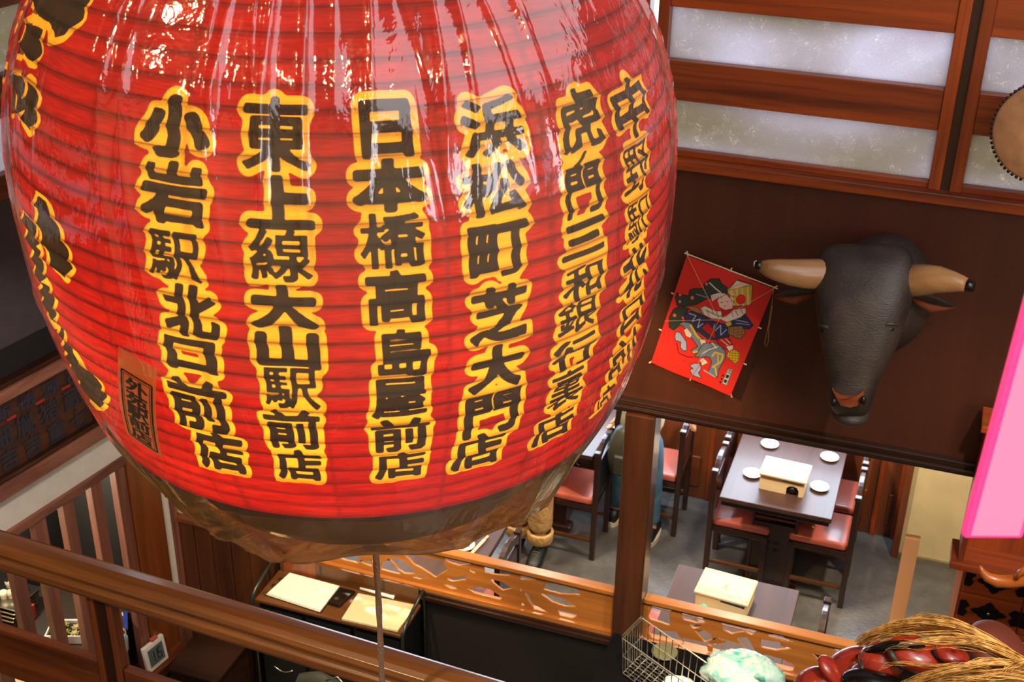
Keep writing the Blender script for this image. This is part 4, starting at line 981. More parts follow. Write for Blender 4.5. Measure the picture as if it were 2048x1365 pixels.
def table(x0, x1, y0, y1, label, ped=True):
    cx_, cy_ = (x0+x1)/2, (y0+y1)/2; t = thing('dining_table', (cx_,cy_,0), label, 'table', 'dark dining tables')
    obj('tabletop', B((x0,y0,.69), (x1,y1,.72)), MT['table'], t, bevel=.004)
    obj('edge_band', B((x0+.012,y0+.012,.655), (x1-.012,y1-.012,.69)), MT['darkX'], t, bevel=.003)
    for (py, s) in ((y0+.16, -1), (y1-.16, 1)):
        a, b = cx_-.125, cx_+.125; mat = MT['darkZ']
        obj('pedestal_panel', MB().box((a,py-.012,.05), (b,py+.012,.50)), mat, t, bevel=.003)
        obj('pedestal_side', MB().box((a-.014,py-.02,.05), (a,py+.16*(-s),.655)) if s < 0 else MB().box((a-.014,py-.16,.05), (a,py+.02,.655)), mat, t, bevel=.002)
        obj('pedestal_side', MB().box((b,py-.02,.05), (b+.014,py+.16*(-s),.655)) if s < 0 else MB().box((b,py-.16,.05), (b+.014,py+.02,.655)), mat, t, bevel=.002)
        obj('foot', MB().box((a-.05,py-.05,0), (b+.05,py+.05,.05)), mat, t, bevel=.012)
        if s < 0:
            obj('shelf', MB().box((a,py,.52), (b,py+.14,.535)), MT['brownX'], t)
            for (i, j) in ((-1,-1),(1,-1),(1,1),(-1,1)):
                obj('cut_mark', MB().ball((cx_+i*.026, py-.0125, .33+j*.026), (.019,.003,.019), 12, 6), MT['black'], t)
    obj('hook', MB().tube([(cx_+.23,y0+.02,.655),(cx_+.23,y0+.015,.635),(cx_+.245,y0+.01,.630),(cx_+.25,y0+.01,.64)], .003, 6), plain('brass', (190,150,60), .3, metal=1), t)
    return t
table(-.92, -.25, 6.57, 7.50, 'long dark dining table laid with four small plates and a wooden box')
table(-1.0, -.33, 5.10, 5.84, 'small dark dining table just behind the right carved partition')
table(-2.69, -2.02, 5.10, 5.85, 'dark dining table half hidden by the lantern, just behind the left carved partition')
table(-2.43, -1.76, 6.72, 7.50, 'dark dining table behind the lantern, beside the person in khaki trousers')
chair(-.80, 6.86, 0, 'chair tucked under the left side of the four-plate table, nearer the viewer')
chair(-.80, 7.27, 0, 'chair tucked under the left side of the four-plate table, by the back wall')
chair(-.30, 6.87, PI, 'chair with a fully visible coral seat at the right front of the four-plate table')
chair(-.30, 7.27, PI, 'chair tucked under the right side of the four-plate table, by the back wall')
chair(-1.88, 6.79, PI, 'chair with coral seat showing between the khaki-trousered person and the thick post')
chair(-1.44, 7.23, PI, 'chair pulled out beside the person with the dark bag, right of the thick post')
chair(-.99, 5.55, 0, 'chair on the left of the small table behind the right carved partition, by the post')
chair(-.35, 5.52, PI, 'chair on the right of the small table behind the right carved partition')
chair(-2.08, 5.52, PI, 'chair at the right side of the table behind the left carved partition')

# --- wooden grill boxes on the tables
def gbox(name, x, y, z, rz, label, w=.27, dp=.185, key=0):
    t = thing(name, (x,y,z), label, 'box', 'pale wooden boxes on the dining tables', rz)
    P_ = MT['paleX']; hb = .105
    obj('box_side', MB().box((-w/2,-dp/2,0), (-w/2+.010,dp/2,hb)), P_, t, local=True, bevel=.001)
    obj('box_side', MB().box((w/2-.010,-dp/2,0), (w/2,dp/2,hb)), P_, t, local=True, bevel=.001)
    obj('box_back', MB().box((-w/2+.01,dp/2-.010,0), (w/2-.01,dp/2,hb-.02)), P_, t, local=True)
    # front with an arched opening
    if key == 0:
        arch = [(.03,0),(.03,.045),(.045,.062),(.07,.068),(.092,.060),(.105,.04),(.105,0)]
        pts = [(-w/2+.01,0)] + arch + [(w/2-.01,0),(w/2-.01,hb-.02),(.01,hb-.02),(-.02,hb-.008),(-w/2+.01,hb-.008)]
    else:
        pts = [(-w/2+.01,0),(w/2-.01,0),(w/2-.01,hb-.035),(0,hb-.03),(-.005,hb-.012),(-w/2+.01,hb-.008)]
    obj('box_front', MB().prism([(a,-dp/2,b) for a,b in pts], (0,.010,0)), P_, t, local=True)
    obj('box_inside', MB().box((-w/2+.012,-dp/2+.02,.004), (w/2-.012,dp/2-.02,.05)), MT['blackm'], t, local=True)
    obj('burner_knob', MB().lathe([(.0005,0),(.02,0),(.018,.014),(.0005,.016)], (.066,-dp/2+.018,.032), 16, Matrix.Rotation(PI/2,3,'X')), MT['blackm'], t, local=True, smooth=True)
    ld = obj('lid', MB().box((-w/2-.008,-dp/2-.012,hb), (w/2+.008,dp/2+.012,hb+.014)), P_, t, local=True, bevel=.003)
    ink = plain('burnt_mark', (170,124,60), .7)
    sy = -1 if key == 0 else 1
    for dz_, (a, b, c_, d_) in enumerate([(-.012,-.004,.012,.0),(-.010,.010,.010,.014),(-.003,-.022,.003,-.006),(-.014,-.030,-.006,-.026),(.004,-.034,.014,-.028),(-.002,.018,.004,.026)]):
        obj('branded_mark', MB().box((a,b,hb+.0138), (c_,d_,hb+.0146)), ink, ld, local=True)
    obj('lid_batten', MB().box((-w/2+.0,-dp/2+.01,hb+.014), (-w/2+.010,dp/2-.01,hb+.020)) if key==0 else MB().box((w/2-.010,-dp/2+.01,hb+.014), (w/2,dp/2-.01,hb+.020)), MT['paleY'], t, local=True)
    return t
gbox('wooden_box', -.573, 6.83, .7205, -.04, 'pale lidded wooden box on the four-plate table')
gbox('wooden_box', -.694, 5.585, .7205, -.07, 'pale lidded wooden box on the small table behind the right partition', key=1, w=.275, dp=.20)
gbox('wooden_box', -2.345, 5.64, .7205, .0, 'pale wooden box under the lantern on the table behind the left partition')

def plate(name, x, y, z, label, spots, r=.058):
    t = thing(name, (x,y,z), label, 'plate', 'small round plates on the dining tables')
    obj('dish', MB().lathe([(.0005,.003),(r*.62,.003),(r*.9,.010),(r,.016),(r*.98,.018),(r*.86,.012),(r*.55,.0065),(.0005,.0065)], (0,0,0), 36), MT['porcelain'], t, local=True, smooth=True)
    rr = random.Random(len(name)+int(x*100))
    for k in range(10):
        c = spots[k % len(spots)]; a = rr.uniform(0,6.28); q = rr.uniform(.1,.85)*r*.8
        hh = .0072 if q < r*.5 else .0072+(q-r*.5)*.16
        obj('painted_spot', MB().lathe([(.0005,hh+.0006),(.006,hh+.0005),(.006,hh-.002)], (q*math.cos(a),q*math.sin(a),0), 8), plain('glaze', c, .3), t, local=True)
BL_ = [(120,140,170),(150,160,180),(180,190,200)]
plate('small_plate', -.73, 7.255, .7205, 'small white plate at the far left of the four-plate table', BL_)
plate('small_plate', -.348, 7.235, .7205, 'small white plate at the far right of the four-plate table', BL_)
plate('small_plate', -.775, 6.875, .7205, 'small plate with a yellow-green rim at the left of the wooden box', [(200,190,60),(160,170,60),(230,210,90)])
plate('small_plate', -.362, 6.875, .7205, 'small white plate with brown pattern right of the wooden box', [(190,150,100),(210,190,160)])
plate('patterned_plate', -2.178, 5.565, .7205, 'small plate with red and yellow flecks behind the left carved partition', [(210,80,60),(220,180,60),(120,150,90)], .060)
t = thing('chopsticks', (-2.10,5.60,.7205), 'pair of pale chopsticks in a paper sleeve beside the flecked plate', 'chopsticks')
obj('sleeve', MB().beam((-2.092,5.66,.726), (-2.118,5.50,.726), .018, .006), MT['paleY'], t, bevel=.001); 
for s in (-.004,.004): obj('chopstick', MB().tube([(-2.092+s,5.66,.727),(-2.085+s,5.70,.727)], .0025, 6), MT['paleY'], t)
one('orange_dish', MB().lathe([(.0005,.002),(.03,.002),(.045,.014),(.042,.016),(.0005,.006)], (-.46,7.40,.7205), 24), plain('orange_glaze', (214,140,60), .3), 'small orange dish at the far edge of the four-plate table', 'dish', smooth=True)
t = thing('sauce_bottle', (-.775,5.395,.7205), 'squat white bottle with a green cap before the box on the small table', 'bottle')
obj('bottle_body', MB().lathe([(.0005,0),(.024,0),(.026,.01),(.026,.07),(.02,.085),(.0005,.086)], (-.775,5.395,.7205), 24), MT['porcelain'], t, smooth=True)
obj('cap', MB().lathe([(.0005,.086),(.021,.086),(.021,.104),(.018,.108),(.0005,.108)], (-.775,5.395,.7205), 24), plain('green_cap', (40,150,96), .35), t, smooth=True)
# ================================================================ DESK UNDER THE LANTERN
def desk():
    x0, x1, y0, y1, zt = -3.03, -2.19, 4.70, 4.965, .76
    t = thing('office_sideboard', ((x0+x1)/2,(y0+y1)/2,0), 'black cabinet with a brown wooden top and metal tube rails, under the lantern', 'cabinet')
    obj('top_board', B((x0,y0,zt-.018), (x1,y1,zt)), MT['desk'], t, bevel=.003)
    n = 3; w = (x1-x0)/n
    for k in range(n):
        for (za, zb) in ((.10,.40),(.41,.705)):
            d = obj('drawer', B((x0+.012+k*w,y0+.01,za), (x0+w*(k+1)-.012,y0+.03,zb)), MT['blackm'], t, bevel=.004)
            cx_ = x0+w*(k+.5); zc = zb-.07
            obj('handle', MB().tube([(cx_-.055+.11*i/8, y0-.004-.008*math.sin(PI*i/8), zc-.018*math.sin(PI*i/8)) for i in range(9)], .0028, 6), MT['steel'], d, smooth=True)
    obj('cabinet_body', B((x0+.008,y0+.03,.09), (x1-.008,y1,zt-.018)), MT['blackm'], t, bevel=.003)
    obj('back_board', B((x0+.01,y1-.004,zt), (x1-.01,y1+.010,zt+.105)), MT['desk'], t, bevel=.002)
    tm = plain('tube_metal', (60,66,60), .3, metal=.7)
    for x in (x0-.012, x1+.012):
        pts = [(x,y0-.005,0),(x,y0-.005,.74),(x,y0+.002,.775),(x,y0+.03,.80),(x,y0+.12,.825),(x,y1+.0,.855),(x,y1+.012,.84),(x,y1+.012,0)]
        obj('tube_frame', MB().tube(pts, .010, 8), tm, t, smooth=True)
    obj('back_tube', MB().tube([(x0-.012,y1+.012,.850),(x1+.012,y1+.012,.850)], .008, 8), plain('tube_bright', (150,130,110), .25, metal=.8), t, smooth=True)
    for x in (x0+.25, x0+.62): obj('tube_bracket', B((x,y1-.006,.80), (x+.014,y1+.018,.86)), tm, t)
    Z = zt
    def quad(pts, z): return [PZ(a, b, z) for a, b in pts]
    q = quad([(577,1147),(678,1174),(640,1223),(532,1188)], Z+.012)
    t = thing('paper_stack', (sum(q, Vector())/4)-Vector((0,0,.012)), 'thick stack of white printed sheets on a clipboard on the black cabinet', 'papers')
    def lay(q, dz, th, name, mat, par, **k): return obj(name, MB().prism([p+Vector((0,0,dz-.012)) for p in q], (0,0,th)), mat, par, **k)
    c = sum(q, Vector())/4
    lay([c+(p-c)*1.04 for p in q], 0.0005, .003, 'clipboard', MT['blackm'], t)
    for k in range(4): lay([c+(p-c)*(1-.006*k)+Vector((.002*k,.001*(k%2),0)) for p in q], .004+.0035*k, .003, 'sheet', MT['paper'], t)
    ink = plain('printed_line', (150,148,142), .8)
    for k in range(7):
        a = q[0]+(q[3]-q[0])*(.12+k*.11); b = q[1]+(q[2]-q[1])*(.12+k*.11); d = (b-a); zz = Vector((0,0,.0052))
        obj('printed_line', MB().beam(a+d*.12+zz, a+d*.92+zz, .0012, .0004), ink, t)
    for s in (.35, .65):
        P = q[0]+(q[3]-q[0])*s+Vector((0,0,.006)); obj('binder_clip', MB().tube([P+Vector((-.012,0,-.01)), P+Vector((-.006,0,.006)), P+Vector((.014,.0,.008))], .003, 6), MT['blackm'], t)
    q = quad([(681,1176),(711,1183),(679,1213),(655,1206)], Z+.016); c = sum(q, Vector())/4
    t = thing('black_phone', c-Vector((0,0,.016)), 'black cordless phone lying between the paper stack and the laptop', 'phone')
    lay(q, 0, .016, 'phone_body', MT['black'], t, bevel=.005, seg=3)
    obj('phone_lens', MB().lathe([(.0005,.0),(.012,.0),(.012,.002),(.0005,.003)], c*.5+q[3]*.5+Vector((0.01,0.008,.004)), 16), plain('lens', (60,60,58), .2), t)
    q = quad([(716,1187),(833,1211),(795,1262),(683,1238)], Z+.014); c = sum(q, Vector())/4
    t = thing('laptop', c-Vector((0,0,.014)), 'closed silver laptop with a small four-square emblem on its lid', 'laptop')
    al = plain('brushed_aluminium', (222,206,168), .38, metal=.15, noise=.04)
    lay([c+(p-c)*1.0 for p in q], 0.0, .006, 'laptop_base', al, t, bevel=.002); ld = lay(q, .0065, .007, 'laptop_lid', al, t, bevel=.003, seg=3)
    ax = (q[1]-q[0]).normalized(); ay = (q[3]-q[0]).normalized()
    for i in (-1,1):
        for j in (-1,1):
            cc = c+ax*i*.0046+ay*j*.0046+Vector((0,0,.0018)); obj('emblem_square', MB().prism([cc-ax*.004-ay*.004, cc+ax*.004-ay*.004, cc+ax*.004+ay*.004, cc-ax*.004+ay*.004], (0,0,.0006)), plain('emblem_grey', (92,84,66), .4), ld)
    a, b = PZ(721,1177,Z+.012), PZ(784,1195,Z+.012)
    t = thing('white_roll', (a+b)/2-Vector((0,0,.012)), 'thin white rolled tube lying behind the laptop', 'tube')
    obj('roll_body', MB().tube([a,b], .010, 14), MT['porcelain'], t, smooth=True); obj('roll_cap', MB().tube([b, b+(b-a).normalized()*.012], .0115, 14), plain('cap_white', (240,240,244), .25), t, smooth=True)
desk()
# dark carry bag below the rope
P = PZ(640,1358,.9)
t = thing('dark_carry_bag', (P.x,P.y,0), 'dark olive bag with a thin chain standing behind the handrail below the rope', 'bag')
m = MB(); rings = []
for z, w, d in ((0,.19,.10),(.15,.21,.12),(.45,.20,.11),(.75,.17,.09),(.88,.12,.05),(.93,.03,.015)):
    rings.append([Vector((P.x+w*math.cos(2*PI*k/20)*(1+.06*math.sin(5*k)), P.y+d*math.sin(2*PI*k/20), z)) for k in range(20)])
obj('bag_body', m.loft(rings), plain('olive_canvas', (34,38,28), .7), t, smooth=True)
obj('chain', MB().tube([(P.x+.05,P.y-.03,.93),(P.x+.12,P.y-.05,.99),(P.x+.18,P.y-.03,.90)], .005, 6), MT['steel'], t, smooth=True)

# ================================================================ CLOCK AND THINGS BEHIND THE SLATS
def clock():
    P = lambda px, py, o: (lambda uz: LP(uz[0], uz[1], o))(LX(px, py, o))
    bl, br, tr, tl = P(296,1329,.07), P(337,1309,.07), P(325,1275,.05), P(283,1305,.05)
    z = .125; bl.z = br.z = z; h = (tl-bl).length; up = Vector((0,0,1))*h; tr = br+up-LN*.02; tl = bl+up-LN*.02
    c = (bl+br+tr+tl)/4; ax = (br-bl); w = ax.length; ax.normalize(); ay = (tl-bl).normalized(); nn = ax.cross(ay).normalized()
    if nn.dot(EYE-c) < 0: nn = -nn
    t = thing('desk_clock', (bl+br)/2, 'small white digital clock leaning on the sill by the wooden post', 'clock')
    obj('clock_case', MB().prism([bl,br,tr,tl], -nn*.025), plain('clock_white', (226,222,216), .4), t, bevel=.004, seg=3)
    def rect(u0,v0,u1,v1,d): return [bl+ax*w*u+ay*h*v+nn*d for (u,v) in ((u0,v0),(u1,v0),(u1,v1),(u0,v1))]
    sc_ = obj('display', MB().prism(rect(.14,.16,.86,.84,.0), nn*.0015), plain('lcd_grey', (92,104,104), .25), t)
    ink = plain('lcd_digit', (24,30,34), .4)
    segs = {'1':'bc','5':'afgcd'}; pos = {'a':(0,1,1,1),'b':(1,.5,1,1),'c':(1,0,1,.5),'d':(0,0,1,0),'e':(0,0,0,.5),'f':(0,.5,0,1),'g':(0,.5,1,.5)}
    for ch, u in (('1',.26),('1',.42),('5',.60)):
        for s in segs[ch]:
            a = pos[s]; p = [bl+ax*w*(u+a[i]*.13)+ay*h*(.30+a[i+1]*.40)+nn*.002 for i in (0,2)]
            obj('digit_bar', MB().beam(p[0], p[1], .0055, .001, up=nn), ink, sc_)
    obj('top_button', MB().prism([tl+ax*w*.45, tl+ax*w*.75, tl+ax*w*.75+ay*.02, tl+ax*w*.45+ay*.02], -nn*.02), plain('coral_plastic', (190,90,70), .5), t, bevel=.002)
clock()
point('office_fill', tuple(LP(-.45, 1.3, -.40)), 7, (1.0,.9,.75), .05)  # added point light that lifts the dark office behind the slats
def backshelf():
    z = .45
    struct('counter_office', lbm(-.80, -.1, .40, z, -.72, -.09), plain('office_counter', (46,34,26), .6))
    struct('counter_kitchen', lbm(-3.0, -.80, .40, z, -1.4, -.09), plain('tan_counter', (190,160,110), .6))
    c = PZ(136,1272,z); t = thing('succulent_tray', c, 'white plastic tray of small green succulents behind the slats', 'planter')
    R_ = Matrix.Rotation(.35, 3, 'Z')
    m = MB().box((c.x-.10,c.y-.07,z+.001), (c.x+.10,c.y+.07,z+.012), R_, c)
    for (a, b) in (((-.10,-.07),(.10,-.062)),((-.10,.062),(.10,.07)),((-.10,-.07),(-.092,.07)),((.092,-.07),(.10,.07))): m.box((c.x+a[0],c.y+a[1],z+.01), (c.x+b[0],c.y+b[1],z+.055), R_, c)
    obj('tray', m, MT['porcelain'], t, bevel=.003)
    obj('soil', MB().box((c.x-.09,c.y-.06,z+.012), (c.x+.09,c.y+.06,z+.036), R_, c), plain('soil', (40,30,22), .9), t)
    gr = plain('succulent_leaf', (150,160,62), .45, noise=.3); gr2 = plain('succulent_pale', (190,176,120), .5)
    for k, (dx, dy) in enumerate(((-.05,.02),(.0,-.02),(.045,.02),(-.02,.035),(.05,-.03),(-.055,-.03))):
        m = MB(); q = R_ @ Vector((dx,dy,0)) + Vector((c.x,c.y,z+.036))
        for L_, (n, r, tl) in enumerate(((7,.018,.35),(6,.013,.8),(4,.007,1.2))):
            for i in range(n):
                a = 2*PI*i/n+L_; d = Vector((math.cos(a)*math.cos(tl), math.sin(a)*math.cos(tl), math.sin(tl))); m.ball(q+d*r, (.010,.006,.004), 6, 4, d.to_track_quat('X','Z').to_matrix())
        obj('rosette', m, gr if k % 2 else gr2, t, smooth=True)
    a, b, c_, d = PZ(222,1232,z), PZ(256,1226,z), PZ(256,1262,z), PZ(226,1266,z)
    t = thing('blue_folder', (a+b+c_+d)/4, 'bright blue folder lying behind the slats next to the wooden post', 'folder')
    obj('folder_cover', MB().prism([p+Vector((0,0,.001)) for p in (d,c_,b,a)], (0,0,.012)), plain('blue_plastic', (42,66,140), .35), t, bevel=.002)
    obj('folder_label', MB().prism([a*.8+b*.2+(d-a)*.05+Vector((0,0,.0132)), a*.3+b*.7+(d-a)*.05+Vector((0,0,.0132)), a*.3+b*.7+(d-a)*.25+Vector((0,0,.0132)), a*.8+b*.2+(d-a)*.25+Vector((0,0,.0132))], (0,0,.0005)), MT['paper'], t)
    c = PZ(247,1300,z); t = thing('pen_cup', c, 'grey cup of scissors with cream handles behind the slats', 'cup')
    obj('cup', MB().lathe([(.028,0),(.033,.08),(.030,.08),(.026,.005)], c+Vector((0,0,.001)), 24, caps=False).lathe([(.0005,.0),(.028,.0),(.028,.005),(.0005,.005)], c+Vector((0,0,.001)), 24), plain('grey_cup', (120,112,108), .5), t, smooth=True)
    for s in (-1,1):
        q = c+Vector((s*.016,0,.125)); obj('scissor_handle', MB().tube([q+Vector((.014*math.cos(2*PI*k/12),.002,.022*math.sin(2*PI*k/12))) for k in range(13)], .004, 6), plain('cream_plastic', (206,190,160), .4), t, smooth=True)
    obj('scissor_blades', MB().tube([c+Vector((0,0,.02)), c+Vector((0,0,.105))], .005, 6), MT['steel'], t)
    obj('blue_marker', MB().tube([c+Vector((.018,-.005,.02)), c+Vector((.026,-.008,.11))], .006, 8), plain('light_blue', (110,170,190), .4), t, smooth=True)
    # kitchen shelf and boxes, far left
    c = PZ(58,1237,z); one('red_box', MB().box((c.x-.045,c.y-.03,z+.001), (c.x+.03,c.y+.03,z+.085)), plain('red_carton', (176,52,32), .6), 'small red carton on the tan kitchen counter behind the slats', 'box', bevel=.002)
    c = PZ(24,1222,z); t = thing('steel_rack', c, 'row of shiny steel trays and cups behind the leftmost slats', 'rack')
    for k in range(5): obj('steel_tray', MB().box((c.x-.20+k*.01,c.y-.12,z+.002+k*.03), (c.x+.10+k*.01,c.y+.10,z+.012+k*.03)), MT['steel'], t, bevel=.003)
    rr = random.Random(4)
    for k in range(8): obj('cup', MB().lathe([(.0005,0),(.018,0),(.022,.04),(.019,.04),(.0005,.004)], c+Vector((-.16+.035*k, rr.uniform(-.08,.05), .135)), 12), plain('cup_col', rr.choice([(170,160,140),(120,120,90),(200,190,160)]), .3), t, smooth=True)
    t = thing('kitchen_shelf', LP(-1.0,.46,-.95), 'lit wooden kitchen shelf seen through the leftmost slats', 'shelf')
    for k in range(5): obj('shelf_board', lbm(-3.0,-.44,.50+.13*k,.515+.13*k,-1.15,-.86), MT['paleY'], t)
    obj('shelf_back', lbm(-3.0,-.44,.46,1.4,-1.17,-1.15), plain('shelf_back', (180,150,96), .6), t)
    for k in range(14): obj('shelf_item', MB().lathe([(.0005,0),(.022,0),(.022,.07),(.012,.085),(.0005,.086)], LP(-.50-.07*k, .516+.13*(k % 4), -.92), 10), plain('jar_%d' % (k%3), [(190,140,60),(130,96,50),(214,200,160)][k % 3], .35), t, smooth=True)
backshelf()
point('kitchen_strip', tuple(LP(-.85, 1.25, -.6)), 40, (1.0,.86,.6), .06)

# ================================================================ RIGHT SIDE: CHEST, CASE, BASKET, BAG, MASK
def chest():
    x0, x1, y0, y1, h = .445, 1.34, 5.60, 6.0, 1.30; t = thing('iron_bound_chest', ((x0+x1)/2,(y0+y1)/2,0), 'orange-brown wooden chest with ornate black iron fittings under the dark wall box', 'chest')
    cw = wood('chest_wood', (104,44,16), (176,86,34), 'X', .32, coat=.3); ir = plain('black_iron', (26,25,28), .34, metal=.4)
    obj('chest_body', B((x0,y0+.012,0), (x1,y1,h)), cw, t, bevel=.004)
    nz = 7; dh = h/nz
    for k in range(nz):
        for i in range(3):
            w = (x1-x0-.02)/3; a = x0+.01+i*w+.004; b = x0+.01+(i+1)*w-.004; za, zb = k*dh+.006, (k+1)*dh-.006
            d = obj('drawer', B((a,y0,za), (b,y0+.014,zb)), cw, t, bevel=.003); c = Vector(((a+b)/2, y0-.001, (za+zb)/2))
            pts = []
            for q in range(28):
                an = 2*PI*q/28; r = 1+.22*math.cos(4*an)+.10*math.cos(8*an); pts.append(c+Vector((.066*r*math.cos(an), 0, .050*r*math.sin(an))))
            obj('iron_plate', MB().prism(pts, (0,-.003,0)), ir, d); obj('knob', MB().ball(c+Vector((0,-.008,0)), (.009,.007,.009), 10, 6), MT['steel'], d, smooth=True)
            for (sx, cx_) in ((1,a),(-1,b)):
                q = [Vector((cx_,y0-.001,c.z-.045)), Vector((cx_+sx*.03,y0-.001,c.z-.050)), Vector((cx_+sx*.045,y0-.001,c.z-.02)), Vector((cx_+sx*.030,y0-.001,c.z)), Vector((cx_+sx*.05,y0-.001,c.z+.022)), Vector((cx_+sx*.028,y0-.001,c.z+.05)), Vector((cx_,y0-.001,c.z+.045))]
                obj('iron_corner', MB().prism(q, (0,-.003,0)), ir, d)
chest()
P = PY(1902,1256,4.55)
t = thing('black_display_case', (P.x+.45,4.35,0), 'black glossy case with a bright metal edge in front of the iron-bound chest', 'case')
obj('case_body', B((P.x,4.10,0), (P.x+.9,4.55,P.z-.02)), MT['black'], t, bevel=.004); obj('case_top', B((P.x-.005,4.09,P.z-.018), (P.x+.905,4.555,P.z-.006)), MT['black'], t)
obj('metal_edge', MB().box((P.x-.008,4.545,P.z-.022), (P.x+.908,4.56,P.z)).box((P.x-.008,4.09,P.z-.02), (P.x+.004,4.56,P.z-.002)), MT['steel'], t, bevel=.002)
def antler():
    y = 4.35; pts = [(1961,1133),(1964,1143),(1975,1155),(1995,1163),(2020,1164),(2045,1160),(2085,1150),(2110,1165)]; r = [.004,.012,.020,.026,.026,.028,.034,.03]
    t = thing('carved_branch', PY(2050,1160,y)-Vector((0,0,.05)), 'orange polished wooden carving with a pointed curled tip reaching in from the right', 'carving')
    cm = wood('polished_orange_wood', (150,70,22), (214,118,44), 'X', .3, coat=.3)
    obj('carved_stem', MB().tube([PY(a,b,y) for a,b in pts], r, 14), cm, t, smooth=True)
    obj('carved_twig', MB().tube([PY(2032,1158,y-.02), PY(2040,1146,y-.03), PY(2052,1138,y-.03), PY(2075,1136,y)], [.010,.012,.012,.010], 10), cm, t, smooth=True)
    obj('carved_foot', MB().tube([PY(2110,1165,y), Vector((PY(2112,1165,y).x, y, PY(1902,1256,4.55).z))], [.03,.045], 12), cm, t, smooth=True)
antler()
# low counter, basket, cloth and bag
ct = 1.36
struct('counter_front', MB().box((-1.02,3.98,0), (-.30,4.42,ct)), MT['pitch'], bevel=.004)
one('low_cupboard', MB().box((-3.40,4.40,0), (-3.12,4.93,.40)).box((-3.41,4.39,.40), (-3.11,4.94,.42)), wood('cupboard_dark', (24,12,8), (44,22,12), 'X', .8, spec=.1), 'low dark wooden cupboard by the boarded wall behind the handrail', 'cupboard', bevel=.004)
def basket():
    zt = 1.56; A, Bq = PZ(1285,1238,zt), PZ(1249,1274,zt); L_ = (PZ(1440,1345,zt)-A); L_.z = 0; L_ = L_.normalized()*.42; W_ = Bq-A; W_.z = 0
    W_ = W_.normalized()*max(W_.length, .16)
    t = thing('wire_basket', A+L_/2+W_/2-Vector((0,0,zt-ct)), 'rectangular chrome wire basket on the dark counter beside the thick post', 'basket')
    h = Vector((0,0,-(zt-ct-.015))); wi = plain('chrome_wire', (226,220,204), .3, metal=1)
    def w_(nm, pts, r=.0021): return obj(nm, MB().tube(pts, r, 5), wi, t)
    for z_, s in ((0,1.0),(.5,.97),(1,.94)):
        c = A+L_/2+W_/2+h*z_; q = [c-L_/2*s-W_/2*s, c+L_/2*s-W_/2*s, c+L_/2*s+W_/2*s, c-L_/2*s+W_/2*s]
        w_('rim_wire' if z_ == 0 else 'ring_wire', q+q[:1], .0026 if z_ == 0 else .0018)
    c0 = A+L_/2+W_/2
    for k in range(9):
        s = -.5+k/8; w_('long_wire', [c0-L_/2+W_*s, c0-L_/2*.94+W_*s*.94+h, c0+L_/2*.94+W_*s*.94+h, c0+L_/2+W_*s])
    for k in range(13):
        s = -.5+k/12; w_('cross_wire', [c0-W_/2+L_*s, c0-W_/2*.94+L_*s*.94+h, c0+W_/2*.94+L_*s*.94+h, c0+W_/2+L_*s])
    obj('end_plate', MB().beam(A-L_*.012, A+W_-L_*.012, .003, .022), MT['steel'], t)
    for (a, b) in ((-1,-1),(1,-1),(1,1),(-1,1)): obj('foot', MB().ball(c0+L_*.42*a+W_*.4*b+Vector((0,0,-(zt-ct)+.008)), .008, 8, 5), MT['blackm'], t)
    # folded white cloth inside
    q = PZ(1362,1366,ct+.05); rings = []
    for z_, w, d in ((0,.07,.045),(.012,.078,.052),(.022,.07,.046),(.034,.055,.035),(.04,.02,.01)):
        rings.append([Vector((q.x+w*math.cos(2*PI*k/24)*(1+.10*math.sin(4*k)), q.y+d*math.sin(2*PI*k/24)*(1+.1*math.cos(3*k)), ct+.021+z_)) for k in range(24)])
    one('folded_cloth', MB().loft(rings), MT['paper'], 'crumpled white cloth lying inside the wire basket', 'cloth', smooth=True)
basket()
q = PZ(1328,1308,ct+.01)
one('pale_dish', MB().lathe([(.0005,0),(.04,0),(.058,.012),(.055,.015),(.0005,.005)], (q.x+.0,4.36,ct+.0005), 28), plain('olive_oval', (112,110,78), .4), 'pale olive oval form behind the wire basket', 'dish', smooth=True)  # shallow olive form for an unidentified pale oval on the counter
